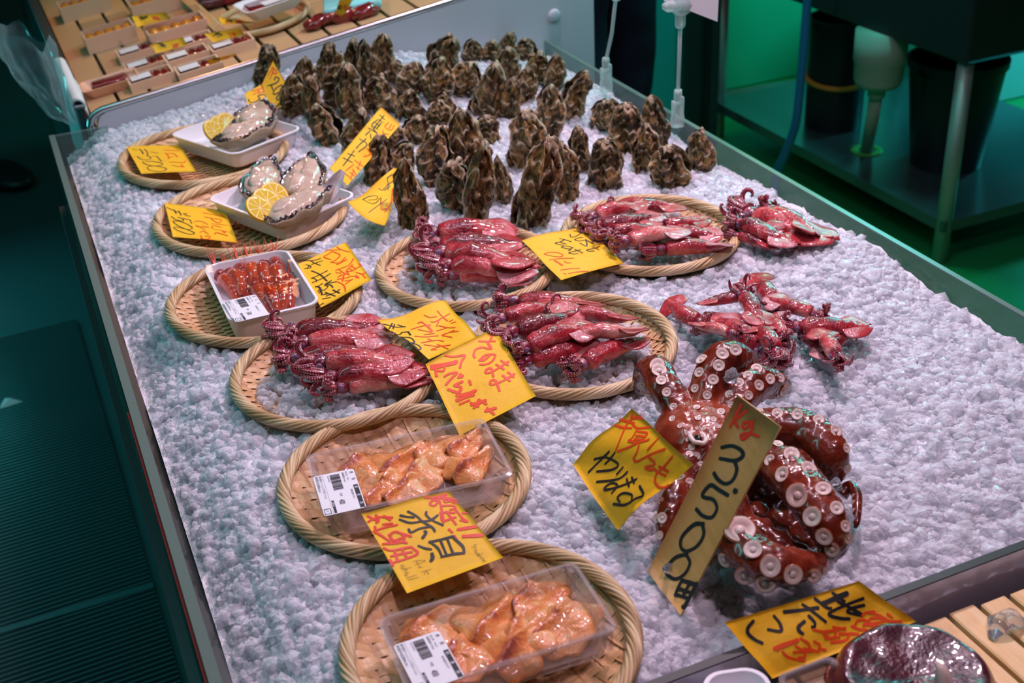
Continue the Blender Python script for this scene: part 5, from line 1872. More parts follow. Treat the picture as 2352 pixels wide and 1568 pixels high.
# (x, y, half width) of each sucker on the enlarged detail
sk = [(530, 100, 50), (540, 130, 48), (553, 187, 33), (585, 255, 30), (487, 283, 28), (440, 215, 30), (455, 240, 28), (537, 347, 26), (625, 340, 25), (617, 408, 22), (662, 450, 17),
      (908, 33, 40), (788, 65, 38), (887, 100, 37), (775, 140, 33), (855, 182, 34), (750, 233, 27), (820, 272, 28), (760, 342, 25), (900, 368, 26), (767, 405, 20), (857, 412, 20), (985, 10, 38),
      (1108, 120, 38), (1058, 158, 32), (1005, 200, 33), (1120, 214, 34), (1185, 178, 34), (1245, 172, 30), (948, 268, 27), (1060, 272, 29), (960, 330, 24), (1125, 365, 24), (880, 450, 17),
      (1190, 325, 34), (1298, 325, 36), (1400, 345, 40), (1228, 378, 36), (1345, 385, 37), (1467, 415, 37), (1500, 400, 34), (1567, 480, 40), (1627, 580, 30), (1632, 698, 30),
      (1310, 617, 50), (1410, 700, 52), (1495, 817, 50), (1572, 928, 44), (1622, 1033, 36), (1640, 1105, 32), (1232, 555, 32), (1185, 650, 38), (1258, 732, 50), (1348, 855, 76), (1433, 978, 60), (1500, 1092, 54), (1548, 1167, 50), (1150, 600, 32),
      (1010, 1058, 95), (1087, 1170, 58), (1187, 1265, 66), (1318, 1312, 60), (1438, 1320, 48), (922, 1228, 46), (1040, 1318, 62), (1170, 1388, 62), (1505, 1290, 24),
      (720, 785, 36), (785, 683, 30), (757, 625, 25), (718, 615, 24), (730, 573, 22), (560, 985, 34), (522, 985, 30), (545, 1085, 28), (550, 885, 24), (705, 530, 12), (760, 462, 12), (800, 465, 11), (700, 490, 11), (840, 480, 10), (870, 515, 12), (835, 525, 9), (740, 535, 12)]
for x, y, r_ in sk:
    q = zO(x, y)
    d = ray(*q)
    loc, nrm, idx, dist = bvh.ray_cast(Vector(CAM), Vector(d).normalized())
    if loc is None:
        loc, nrm, idx, dist = bvh.find_nearest(Vector(at(*q, .03)))
    n = np.array(nrm)
    toc = CAM - np.array(loc)
    toc /= np.linalg.norm(toc)
    n = n * .8 + toc * .35
    n /= np.linalg.norm(n)
    rw = r_ / 2.53 * depth(np.array(loc)) / F
    if first:
        o, first = SUCK, False
    else:
        o = SUCK.copy()
        COL.objects.link(o)
    o.parent = octo
    P = np.array(loc) - n * rw * .02 - org
    ax = np.cross(n, (0.3, 0.5, 0.8))
    Mx = frame(P, ax, n)
    o.matrix_local = Mx @ Matrix.Rotation(random.uniform(0, 6), 4, 'Z') @ Matrix.Diagonal((rw, rw * random.uniform(.9, 1.0), rw * .9, 1))
# beak in the middle of the arms
loc, nrm, idx, dist = bvh.ray_cast(Vector(CAM), Vector(ray(*zO(768, 520))).normalized())
b = MB()
b.add(*ball((0, 0, 0), (.0032, .0052, .0026), 14, 9))
o = b.build('beak', M['beak'], octo)
o.location = np.array(loc) - org
b = MB()
tt = np.linspace(0, 2 * np.pi, 28, endpoint=False)
b.add(*tube(np.stack([.0065 * np.cos(tt), .0095 * np.sin(tt), .0006 * np.sin(5 * tt)], 1), .0024, 8, closed=True), col=.9)
o2 = b.build('mouth_ring', M['sucker'], octo)
o2.location = np.array(loc) - org
# thin curled arm tip on the right with its row of small suckers
tipP, tipR = arm_pts([(1600, 850, .012, 42), (1650, 800, .018, 34), (1690, 850, .020, 32), (1692, 940, .018, 28), (1690, 1010, .014, 20), (1680, 1045, .010, 10)])
b = MB()
V, Fc = tube(tipP - org, tipR, 14)
b.add(V, Fc, .3)
b.build('arm_tip', M['octopus'], octo)
for x, y, r_ in ((1665, 820, 13), (1670, 857, 13), (1668, 893, 13), (1670, 937, 12), (1672, 975, 10), (1700, 860, 12), (1703, 905, 12), (1703, 950, 11), (1702, 990, 10), (1690, 1020, 8)):
    p = at(*zO(x, y), .030)
    o = SUCK.copy()
    COL.objects.link(o)
    o.parent = octo
    k_ = np.argmin(np.linalg.norm(tipP - at(*zO(x, y), .018), axis=1))
    n = CAM - tipP[k_]
    n /= np.linalg.norm(n)
    side = at(*zO(x, y), tipP[k_][2]) - tipP[k_]
    P = tipP[k_] + n * tipR[k_] * .85 + side * .8
    rw = r_ / 2.53 * depth(P) / F
    o.matrix_local = frame(P - org, np.cross(n, (0.3, 0.5, 0.8)), n) @ Matrix.Diagonal((rw, rw, rw, 1))
tag(octo, 'large reddish brown octopus lying on the ice with its white suckers upward', 'octopus')

# single clear ice lumps round the octopus
for x, y, r_, h, lab in ((960, 160, 40, .075, 'clear ice lump resting between two raised arms of the octopus'), (1570, 790, 34, .035, 'clear ice lump in the bend of the right octopus arm'), (1640, 1000, 34, .02, 'clear ice lump beside the thin curled arm tip'),
                        (590, 1275, 26, .012, 'ice lump stuck to the lower left edge of the wooden board')):
    p = at(*zO(x, y), h)
    q = r_ / 2.53 * depth(p) / F
    b = MB()
    V, Fc = box(-q, q, -q * .9, q * .9, -q * .8, q * .8, q * .35)
    V += .18 * q * vnoise(V, 1.1 / q, int(x) % 5)[:, None]
    b.add(V, Fc)
    o = b.build('ice_cube', M['ice_clear'], sharp=30)
    o.location = p
    o.rotation_euler = (random.uniform(-.5, .5), random.uniform(-.5, .5), random.uniform(0, 3))
    tag(o, lab, 'ice cube')


# ------------------------------------------------------------------ near end: wooden slats, second octopus, foam tray
ZS = -.022
b = MB()
b.add(*box(lx(.3) + .02, rx(.3) - .004, .20, YD - .012, ZS - .07, ZS - .045))
b.build('slat_bearer', M['dark'], ctr, smooth=False)
p1, p2 = at(2171, 1407, ZS), at(2352, 1557, ZS)
bw = .0262
x_edge = p1[0]
k = 0
for i in range(-8, 11):
    x0 = x_edge + .003 + i * (bw + .0048)
    if x0 + bw > rx(.5) - .004 or x0 < lx(.4) + .03:
        continue
    b = MB()
    b.add(*box(x0, x0 + bw, .22, p1[1] - .004 + random.uniform(-.003, .003), ZS - .014, ZS, .0015))
    o = b.build('pine_board', M['slat'], sharp=40)
    nm = (ordn + ['thirteenth', 'fourteenth', 'fifteenth', 'sixteenth', 'seventeenth', 'eighteenth', 'nineteenth', 'twentieth'])[k]
    k += 1
    tag(o, 'pale pine slat at the near end of the counter, %s board from the aisle side' % nm, 'slat', 'pine slats beyond the acrylic divider')
# ice lump melting on the slats
p = at(2310, 1428, ZS + .006)
b = MB()
V, Fc = ball((0, 0, 0), (.018, .011, .008), 14, 9)
V += .003 * vnoise(V, 120, 2)[:, None]
b.add(V, Fc)
o = b.build('ice_cube', M['ice_clear'])
o.location = p
tag(o, 'lump of clear ice melting on the pine slats', 'ice cube')

# second octopus: wet dark web spread in a low dome with a scalloped rim
zq = Z(1450, 1200, 2.6075)
pc = at(*zq(1690, 985), ZS + .014)
octo2 = empty('octopus', (pc[0], pc[1], ZS))
RX = .0655


def dome(u, v):
    t = 2 * math.pi * u
    s = v
    rr = RX * (math.sin(s * math.pi / 2)) * (1 + .014 * math.sin(17 * t) * s ** 8 + .02 * math.sin(2 * t + 1) * s)
    z = .028 * math.cos(s * math.pi / 2) ** .95 + .006 + .008 * math.exp(-((s - .62) / .16) ** 2) - .010 * math.exp(-(s / .28) ** 2)
    z += .0012 * math.sin(8 * t + 5 * s) * s
    return (rr * math.cos(t), rr * math.sin(t), z)


V, Fc = grid(160, 60, dome, True)
sw = np.arctan2(V[:, 1], V[:, 0]) * 9 + np.hypot(V[:, 0], V[:, 1]) * 160
V[:, 2] += .00012 * np.sin(sw) + .0002 * vnoise(V, 200, 3)
b = MB()
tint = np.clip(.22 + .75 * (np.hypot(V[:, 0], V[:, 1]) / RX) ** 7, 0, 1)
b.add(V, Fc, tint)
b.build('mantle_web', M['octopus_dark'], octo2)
tt = np.linspace(0, 2 * np.pi, 200, endpoint=False)
kk = RX * .995 * (1 + .014 * np.sin(17 * tt) + .02 * np.sin(2 * tt + 1))
rim = np.stack([kk * np.cos(tt), kk * np.sin(tt), .006 + .0008 * np.sin(17 * tt)], 1)
b = MB()
V, Fc = tube(rim, .0024 + .0010 * np.sin(34 * tt + 1) + .0005 * np.sin(61 * tt), 8, closed=True)
b.add(V, Fc, .95)
b.build('web_edge', M['octopus'], octo2)
tag(octo2, 'dark purple octopus web bulging like a low dome on the pine slats, nearest the viewer', 'octopus')
# pale tip poking up from it
b = MB()
q0 = at(*zq(1880, 990), ZS + .026)
q1 = at(*zq(1825, 830), ZS + .044)
b.add(*tube(smoothpath([q0, (q0 + q1) / 2 + np.array([0, 0, .004]), q1], 6) - np.array(octo2.location), np.linspace(.0080, .0016, 13), 12))
b.build('pale_arm_tip', M['sucker'], octo2)

tr4, c, a, w, l = foam_tray('white foam tray at the near edge, partly under the large wet yellow paper', [(1600, 1545), (1745, 1530), (1810, 1640), (1650, 1670)], ZS + .03, .030, M['foam'], group='white foam trays')
ct, c, a, w, l = foam_tray('clear plastic box between the wet yellow paper and the dark octopus', [(1795, 1545), (1925, 1500), (1985, 1600), (1850, 1660)], ZS + .024, .024, M['tray_clear'], name='clear_box', foot=.9, cat='box', r=.008)


# ------------------------------------------------------------------ side panel of the next display case
b = MB()
YP = YB
xr = aty(1365, 100, YP)[0]
RA, RB = aty(196, 268, YP), aty(1050, 2, YP)
slope = (RB[2] - RA[2]) / (RB[0] - RA[0])
zt = lambda x: RA[2] + slope * (x - RA[0])
pp = [(RA[0] + .018, -.6), (xr, -.6), (xr, zt(xr) - .004), (RA[0] + .035, zt(RA[0] + .035) - .004), (RA[0] + .024, zt(RA[0]) - .006), (RA[0] + .018, zt(RA[0]) - .018)]
n = len(pp)
V = [(x, YP, z) for x, z in pp] + [(x, YP + .03, z) for x, z in pp]
b.add(V, [tuple(range(n)), tuple(range(2 * n - 1, n - 1, -1))] + [(i, i + n, (i + 1) % n + n, (i + 1) % n) for i in range(n)])
case = tag(b.build('display_case', M['white_panel'], smooth=False), 'display case with a white end panel and a steel rail rising toward the staff side', 'display case')
b = MB()
path = [(RA[0] + .006, YP + .006, -.10), (RA[0] + .006, YP + .006, zt(RA[0]) - .020), (RA[0] + .012, YP + .006, zt(RA[0]) - .004), (RA[0] + .030, YP + .006, zt(RA[0] + .03) + .001), (RA[0] + .3, YP + .006, zt(RA[0] + .3) + .001), (xr, YP + .006, zt(xr) + .001)]
b.add(*tube(np.vstack([np.linspace(path[0], path[1], 4), smoothpath(path[1:4], 6), np.linspace(path[3], path[5], 12)[1:]]), .0065, 10, up=(0, 1, 0)))
b.build('steel_rail', M['steel'], case)
b = MB()
cpos = aty(1273, 36, YP)
V, Fc = lathe([(.0001, .006), (.008, .0058), (.0125, .004), (.0135, .0), (.0135, -.001)], 28)
b.add(np.stack([V[:, 0], -V[:, 2], V[:, 1]], 1) + cpos, Fc)
b.build('bolt_cap', M['white_panel'], case)

# inclined deck of that case
nd = np.array([-slope, 0, 1.0])
nd /= np.linalg.norm(nd)
D0 = np.array([RA[0], YP, RA[2] - .040])
deckz = lambda x: D0[2] + slope * (x - D0[0])
tilt = -math.atan(slope)
b = MB()
b.add([(D0[0], YP + .031, deckz(D0[0]) - .012), (xr, YP + .031, deckz(xr) - .012), (xr, 3.9, deckz(xr) - .012), (D0[0], 3.9, deckz(D0[0]) - .012)] + [(D0[0], YP + .031, -.3), (xr, YP + .031, -.3), (xr, 3.9, -.3), (D0[0], 3.9, -.3)],
      [(0, 1, 2, 3), (4, 7, 6, 5), (0, 4, 5, 1), (1, 5, 6, 2), (2, 6, 7, 3), (3, 7, 4, 0)])
b.build('deck', M['dark'], case, smooth=False)
b = MB()
b.add(*box(D0[0] - .010, D0[0], YP + .031, 3.9, -.55, RA[2] + .004))
b.build('front_glass', M['glass'], case, smooth=False)
b = MB()
b.add(*box(D0[0] - .014, D0[0] + .006, YP + .031, 3.9, RA[2] + .004, RA[2] + .012, .002))
b.build('front_trim', M['steel_dark'], case, smooth=False)
b = MB()
b.add(*box(D0[0] + .001, D0[0] + .004, YP + .035, 3.9, deckz(D0[0]) - .01, RA[2] + .002))
b.build('shaded_inner_wall', mat('inner_wall_shade', (.10, .055, .04), .5), case, smooth=False)  # inner wall in shadow, its shade put into the dark brown


def dk(px, py, h=0.0):
    return onplane(px, py, D0 + nd * h, nd)


def on_deck(name, P, yaw=0.0):
    e = empty(name, P)
    e.rotation_euler = Matrix.Rotation(tilt, 4, 'Y').to_3x3().__matmul__(Matrix.Rotation(yaw, 3, 'Z')).to_euler()
    return e


M['case_board'] = mat('case_board_wood', (.55, .33, .17), .5)
# slats of pale wood across the deck
for i in range(9):
    P = dk(640, 95, 0) * 0
    x0 = .45 + i * .062
    e = on_deck('deck_board', np.array([x0, YP + .035, deckz(x0) - .008]))
    b = MB()
    b.add(*box(0, .055, 0, .62, 0, .008, .001))
    b.build('plank', M['case_board'], e, sharp=40)
    tag(e, 'pale wooden slat on the deck of the display case, %s from the aisle side' % ordn[i], 'slat', 'wooden slats in the display case')
for i in range(5):
    x0 = .150 + i * .060
    e = on_deck('deck_board', np.array([x0, YP + .035, deckz(x0) - .008]))
    b = MB()
    b.add(*box(0, .054, 0, 1.2, 0, .008, .001))
    b.build('plank', M['case_board'], e, sharp=40)
    tag(e, 'pale wooden slat under the roe boxes of the display case, %s from the aisle side' % ordn[i], 'slat', 'wooden slats in the display case')

M['boxwood'] = mat('thin_box_wood', (.78, .52, .36), .5)
M['salmon_lit_tray'] = mat('salmon_lit_foam', (.86, .50, .34), .4)  # tray colour holds the salmon light falling on foam


def roe_box(px, py, w, l, h, fill, label, sticker=False, clear=True, name='roe_box', yaw=0.0):
    P = dk(px, py, 0)
    e = on_deck(name, P, yaw)
    b = MB()
    t = .004
    for x0, x1, y0, y1 in ((-w / 2, w / 2, -l / 2, -l / 2 + t), (-w / 2, w / 2, l / 2 - t, l / 2), (-w / 2, -w / 2 + t, -l / 2 + t, l / 2 - t), (w / 2 - t, w / 2, -l / 2 + t, l / 2 - t)):
        b.add(*box(x0, x1, y0, y1, 0, h))
    b.add(*box(-w / 2 + t, w / 2 - t, -l / 2 + t, l / 2 - t, 0, .004))
    b.build('box_sides', M['boxwood'], e, smooth=False)
    b = MB()
    for i in range(5):
        V, Fc = ball((-w * .36 + i * w * .18, 0, h * .62), (w * .115, l * .38, h * .38), 12, 8)
        V[:, 2] += .002 * vnoise(V + i, 150, 1)
        b.add(V, Fc, random.uniform(.3, .7))
    b.build('filling', M[fill], e)
    if clear:
        b = MB()
        b.add(*loft([rrect(w * .99, l * .99, .006, h + .001), rrect(w * .99, l * .99, .006, h + .010), rrect(w * .93, l * .92, .006, h + .016)], False, True))
        b.build('clear_lid', M['film'], e, sharp=40)
    if sticker:
        b = MB()
        b.add(*box(-w * .42, w * .02, -l * .30, l * .22, h + .0012, h + .0018))
        b.build('white_sticker', M['label'], e, smooth=False)
    tag(e, label, 'box', 'wooden boxes in the display case')
    return e


roe_box(258, 100, .108, .075, .034, 'roe', 'wooden box of orange sea urchin roe nearest the cloth in the display case')
roe_box(412, 88, .125, .075, .034, 'roe', 'wooden box of orange roe behind the upper yellow tag, middle of the display case')
roe_box(200, 30, .115, .080, .036, 'roe', 'wooden box of roe farthest up on the aisle side of the display case')
roe_box(362, 25, .115, .075, .034, 'roe', 'wooden box of roe in the back row behind the upper yellow tag')
for (x, y, lab) in ((322, 128, 'shallow wooden tray with a white sticker, beside the clear upright sheet'), (445, 108, 'shallow wooden tray behind the middle yellow tag'), (342, 160, 'shallow wooden tray with a white sticker, second row from the steel rail'),
                    (432, 140, 'shallow wooden tray with a white sticker in the middle of the front rows'), (535, 115, 'shallow wooden tray with a white sticker nearest the bare slats'), (350, 190, 'shallow wooden tray touching the steel rail on the aisle side'), (460, 168, 'shallow wooden tray touching the steel rail in the middle')):
    roe_box(x, y, .088, .060, .018, 'tuna', lab, True, False, 'sushi_tray')
# foam tray with dark red fish, salmon light put into its colour
P = dk(258, 205, 0)
e = on_deck('fish_tray', P)
b = MB()
b.add(*loft([rrect(.085, .05, .01, 0), rrect(.112, .072, .014, .020), rrect(.106, .066, .013, .020), rrect(.084, .046, .01, .004)]))
b.build('tray_shell', M['salmon_lit_tray'], e, sharp=50)
b = MB()
V, Fc = box(-.036, .036, -.016, .016, .004, .022, .004)
b.add(V, Fc)
b.build('fish_block', M['tuna'], e)
tag(e, 'salmon-lit tray with a dark red fish block in the corner of the display case', 'tray')
# clear upright sheet
P = dk(300, 170, 0)
e = on_deck('clear_sheet', P)
b = MB()
b.add(*box(-.055, .055, -.001, .001, 0, .060))
b.add(*box(-.056, -.055, -.06, .001, 0, .060))
b.add(*box(.055, .056, -.06, .001, 0, .060))
b.build('sheet', M['film'], e, smooth=False)
tag(e, 'folded clear plastic sheet standing over the salmon-lit tray', 'plastic sheet')
# wooden ledge in the case
A_, B_ = dk(432, 0, .02), dk(505, 68, .02)
b = MB()
d = (B_ - A_)
A_ = A_ - d * 2.0
b.add(*tube(np.array([A_, B_]), .013, 4, up=(0, 0, 1)))
tag(b.build('wooden_ledge', M['slat'], smooth=False), 'pale wooden ledge between the roe boxes and the basket of the display case', 'ledge')
# basket with the foam tray of dark red roe
P = dk(600, 40, .012)
Rb = .100
BASKETS['case'] = (np.array([0, 0, 0.0]), Rb, 0, 0)
bk = basket('case', 'round bamboo basket inside the display case, under a tray of dark red roe', 26, 13)
bk['group'] = 'bamboo baskets'
del bk['group']
bk.location = P
bk.rotation_euler = (0, tilt, .1)
P = dk(625, 24, .030)
e = on_deck('foam_tray', P, .12)
b = MB()
b.add(*loft([rrect(.10, .066, .012, 0), rrect(.135, .098, .016, .024), rrect(.128, .091, .015, .0245), rrect(.10, .064, .012, .006)]))
b.build('tray_shell', M['foam'], e, sharp=50)
b = MB()
V, Fc = box(-.052, .052, -.036, .036, .006, .019, .006)
V[:, 2] += .002 * vnoise(V, 80, 1)
b.add(V, Fc)
b.build('fish_filling', M['tuna'], e)
b = MB()
b.add(*box(-.020, .030, -.026, .004, .0215, .022))
b.build('white_sticker', M['label'], e, smooth=False)
tag(e, 'white foam tray of dark red roe on the basket inside the display case', 'tray', 'white foam trays')
# soft packs behind
for x, y, w, h, mm, lab in ((540, 8, .09, .035, 'squid_fin', 'pink pack of fish behind the basket in the display case'), (590, 5, .06, .03, 'foam', 'white pack beside the pink one in the display case'), (492, 22, .07, .03, 'octopus_dark', 'dark purple pack beside the wooden ledge of the display case')):
    P = dk(x, y, 0)
    e = on_deck('fish_pack', P + np.array([0, .03, 0]))
    b = MB()
    V, Fc = box(-w / 2, w / 2, -.04, .04, 0, h, .012)
    V += .004 * vnoise(V, 40, 1)[:, None]
    b.add(V, Fc)
    b.build('pack', M[mm], e)
    b = MB()
    b.add(*loft([rrect(w * 1.02, .084, .012, h * .5), rrect(w * .9, .07, .012, h + .003)], False, True))
    b.build('film', M['film'], e)
    tag(e, lab, 'fish pack')
# glass compartment with dark red fish
P = dk(760, 58, 0)
for i, (x, y) in enumerate(((735, 62), (790, 48), (840, 38))):
    e = on_deck('fish_piece', dk(x, y, 0))
    b = MB()
    V, Fc = ball((0, 0, .012), (.035, .022, .014), 14, 9)
    V += .004 * vnoise(V, 60, i)[:, None]
    b.add(V, Fc)
    b.build('flesh', M['tuna'], e)
    tag(e, 'dark red piece of fish behind the glass of the display case, %s from the basket' % ordn[i], 'fish', 'red fish behind the case glass')
A_, B_ = dk(690, 78, 0), dk(860, 20, 0)
b = MB()
b.add([A_, B_, B_ + nd * .05, A_ + nd * .05, A_ + np.array([0, .003, 0]), B_ + np.array([0, .003, 0]), B_ + nd * .05 + np.array([0, .003, 0]), A_ + nd * .05 + np.array([0, .003, 0])], [(0, 1, 2, 3), (7, 6, 5, 4), (0, 4, 5, 1), (2, 6, 7, 3), (1, 5, 6, 2), (3, 7, 4, 0)])
tag(b.build('glass_partition', M['film'], smooth=False), 'clear partition in front of the dark red fish in the display case', 'partition')
P = dk(812, 22, .01)
e = on_deck('cyan_lid', P, -.3)
b = MB()
b.add(*box(-.06, .06, -.03, .05, 0, .02, .004))
b.build('lid', mat('pale_cyan_plastic', (.30, .78, .80), .3), e)
tag(e, 'pale cyan plastic lid at the staff end of the display case', 'lid')

# small yellow tags in the case: a sheet and a scribble each
for pts, hs, seed, lab in (([(302, 37), (377, 28), (392, 43), (315, 62)], (.060, .060, .045, .045), 1, 'yellow tag lying on the roe box at the back of the display case'),
                           ([(343, 103), (420, 85), (430, 103), (358, 122)], (.040, .040, .025, .025), 2, 'yellow tag in the middle of the display case, among the shallow trays'),
                           ([(467, 77), (550, 65), (563, 80), (490, 97)], (.040, .040, .024, .024), 3, 'yellow tag beside the bare slats of the display case'),
                           ([(477, 137), (545, 122), (540, 128), (481, 149)], (.035, .035, .022, .022), 4, 'narrow yellow tag touching the steel rail of the display case'),
                           ([(780, 0), (812, -4), (788, 41), (770, 30)], (.075, .075, .040, .040), 5, 'yellow tag standing behind the glass of the display case'),
                           ([(500, 38), (560, 48), (590, 52), (510, 56)], (.030, .030, .022, .022), 6, 'yellow and orange tag leaning on the basket of the display case')):
    C = [dk(*p_, h_) for p_, h_ in zip(pts, hs)]
    rr = random.Random(seed)
    x0, y0 = np.mean(pts, 0)
    sx = (pts[1][0] - pts[0][0]) / 10
    stk = lambda dx: [(1.4, [(x0 + dx + rr.uniform(-1, 1) * sx * 1.5, y0 + rr.uniform(-6, 6)) for _ in range(4)]) for _ in range(4)]
    sign('price_paper', lab, pts, C, {'black_ink': stk(-2.2 * sx), 'orange_ink': stk(1.6 * sx)}, lambda x, y: (x, y), nu=6, nv=5)

# white cloth over the case edge
b = MB()


def cl(u, v):
    y = YP + .04 + .30 * u + .01 * math.sin(9 * v)
    s = v - .42
    r = .007
    if abs(s) < .12:
        a_ = s / .12 * math.pi / 2
        x, z = r * math.sin(a_), r * math.cos(a_)
    else:
        x = math.copysign(r, s) + (.004 * math.sin(7 * u + 9 * v))
        z = -(abs(s) - .12) * (.46 if s < 0 else .10)
    return (D0[0] - .004 + x, y, RA[2] + .012 + z + .002 * math.sin(11 * u))


V, Fc = grid(26, 44, cl)
n_ = len(V)
V2 = V + np.array([.0, 0, -.003]) * 1.0
b.add(V, Fc)
o = b.build('white_cloth', M['cloth'])
md = o.modifiers.new('t', 'SOLIDIFY')
md.thickness = .004
tag(o, 'white cloth draped over the glass front of the display case', 'cloth')

# crumpled clear bag hanging at the corner
ca = aty(75, 175, YP + .02)
BX, BY = ca[0], ca[1]
top = aty(70, 75, BY)[2]
bot = aty(75, 300, BY)[2]
wx = abs(aty(130, 170, BY)[0] - aty(5, 170, BY)[0]) / 2


def bag(u, v):
    t = 2 * math.pi * u
    k_ = np.interp(v, [0, .12, .35, .6, .85, 1], [.92, 1.0, .95, .78, .48, .22])
    f = 1 + .08 * math.sin(4 * t + 2 * v) + .06 * v * math.sin(9 * t - 2 * v + 1) + .05 * v * math.sin(15 * t + 3 * v)
    return (BX + wx * k_ * f * math.cos(t) + .045 * v * v, BY + .055 * k_ * f * math.sin(t), top - .02 * math.cos(t) * (1 - v) + (bot - top) * v + .008 * math.sin(4 * t + 2) * (1 - v))


V, Fc = grid(72, 36, bag, True)
V += .004 * vnoise(V, 30, 3)[:, None]
b = MB()
b.add(V, Fc, .5)
tag(b.build('plastic_bag', M['bag'], smooth=True), 'crumpled clear plastic bag hanging open at the corner of the display case', 'bag')


# ------------------------------------------------------------------ clip stands on the rear glass
def stand(base_px, top_px, label, card):
    P = at(*base_px, .004)
    nrm = np.array([-CF[0], -CF[1], 0.0])
    nrm /= np.linalg.norm(nrm)
    T = onplane(*top_px, P, nrm)
    root = empty('sign_stand', P)
    d = T - P
    b = MB()
    b.add(*tube(np.array([(0, 0, .045), d * .55, d]), .0032, 10))
    b.build('rod', M['clear_stand'], root)
    b = MB()
    b.add(*lathe([(.0001, .052), (.006, .052), (.0068, .046), (.0068, .030), (.0055, .026), (.0001, .026)], 16))
    b.build('collar', M['clear_stand'], root)
    b = MB()
    for q in (d * .95,):
        V, Fc = lathe([(.0001, .016), (.0075, .016), (.0085, .008), (.0085, -.010), (.007, -.014), (.0001, -.014)], 16)
        b.add(V + q, Fc)
    b.build('collar', M['clear_stand'], root)
    b = MB()
    V, Fc = loft([rrect(.020, .018, .006, -.010), rrect(.024, .014, .006, .004), rrect(.015, .010, .004, .022), rrect(.010, .010, .004, .030)])
    b.add(V, Fc)
    b.add(*box(-.009, -.006, -.006, .006, .014, .034, .001))
    b.add(*box(.006, .010, -.005, .005, .006, .040, .0015))
    b.build('base_clip', M['clear_stand'], root, sharp=50)
    if card:
        b = MB()
        V, Fc = box(-.030, .030, -.010, .010, -.006, .008, .004)
        b.add(V + d + np.array([0, 0, .012]), Fc)
        V, Fc = box(-.012, .012, -.012, .012, -.014, .020, .004)
        b.add(V + d + np.array([0, 0, .012]), Fc)
        b.build('head_clip', M['clear_stand'], root, sharp=50)
    tag(root, label, 'sign stand', 'clear clip stands on the rear glass')
    return root, P, d


stand((1392, 198), (1417, -30), 'clear plastic sign stand in front of the person in dark jeans', False)
s2, P, d = stand((1556, 276), (1563, 30), 'clear plastic sign stand holding a white card, on the rear glass edge', True)
tp = P + d
e1 = np.array([CR[0], CR[1], 0])
e1 /= np.linalg.norm(e1)
q = [onplane(x, y, tp + np.array([0, -.004, 0]), np.array([-CF[0], -CF[1], 0])) for x, y in ((1525, 2), (1648, 50), (1660, -190), (1530, -190))]
b = MB()
nn = np.array([CF[0], CF[1], 0]) * .0008
b.add(q + [v + nn for v in q], [(0, 1, 2, 3), (7, 6, 5, 4), (0, 4, 5, 1), (1, 5, 6, 2), (2, 6, 7, 3), (3, 7, 4, 0)])
tag(b.build('card', M['foam'], smooth=False), 'white card clipped in the clear stand above the rear glass', 'card')


# ------------------------------------------------------------------ person in dark jeans behind the counter
def person(px, py):
    x, y = aty(px, py, 2.85)[:2]
    root = empty('person', (x, y, FLOOR))
    vs = [((0, 0, .93), .135), ((0, 0, 1.10), .125), ((0, 0, 1.30), .150), ((0, 0, 1.43), .09), ((0, -.01, 1.52), .055), ((0, -.02, 1.63), .095), ((0, -.02, 1.72), .075)]
    ed = [(0, 1), (1, 2), (2, 3), (3, 4), (4, 5), (5, 6)]
    for s in (-1, 1):
        i = len(vs)
        vs += [((s * .095, 0, .86), .098), ((s * .105, -.01 * s, .66), .082), ((s * .108, -.02, .46), .066), ((s * .11, .0, .26), .060), ((s * .11, .01, .10), .050), ((s * .115, -.10, .045), .040)]
        ed += [(0, i), (i, i + 1), (i + 1, i + 2), (i + 2, i + 3), (i + 3, i + 4), (i + 4, i + 5)]
        i = len(vs)
        vs += [((s * .18, 0, 1.38), .070), ((s * .24, .02, 1.14), .050), ((s * .22, -.10, .95), .040), ((s * .17, -.22, .93), .034)]
        ed += [(2, i), (i, i + 1), (i + 1, i + 2), (i + 2, i + 3)]
    me = bpy.data.meshes.new('body')
    me.from_pydata([v for v, _ in vs], ed, [])
    o = bpy.data.objects.new('body', me)
    COL.objects.link(o)
    o.modifiers.new('k', 'SKIN')
    for i, (v, r_) in enumerate(vs):
        me.skin_vertices[0].data[i].radius = (r_, r_)
    me.skin_vertices[0].data[0].use_root = True
    sb = o.modifiers.new('s', 'SUBSURF')
    sb.levels = sb.render_levels = 2
    dg = bpy.context.evaluated_depsgraph_get()
    dg.update()
    m2 = bpy.data.meshes.new_from_object(o.evaluated_get(dg))
    bpy.data.objects.remove(o)
    co = np.empty(len(m2.vertices) * 3)
    m2.vertices.foreach_get('co', co)
    co = co.reshape(-1, 3)
    w_ = (co[:, 2] < .9) & (co[:, 2] > .1)
    co += (.006 * vnoise(co, 14, 1) * w_)[:, None]
    m2.vertices.foreach_set('co', co.reshape(-1))
    m2.materials.clear()
    for k_ in ('jeans', 'jacket', 'skin'):
        m2.materials.append(M[k_])
    for p_ in m2.polygons:
        z_ = p_.center.z
        p_.material_index = 2 if (z_ > 1.47 or (z_ < 1.0 and z_ > .85 and abs(p_.center.x) > .12 and p_.center.y < -.15)) else (1 if z_ > .97 else 0)
        p_.use_smooth = True
    o = bpy.data.objects.new('body', m2)
    COL.objects.link(o)
    o.parent = root
    b = MB()
    V, Fc = ball((0, -.005, 1.70), (.092, .105, .085), 18, 10)
    b.add(V, Fc)
    b.build('hair', M['beak'], root)
    root.rotation_euler = (0, 0, .5)
    tag(root, 'person in dark jeans standing behind the counter, only one leg in view', 'person')


person(1385, 110)



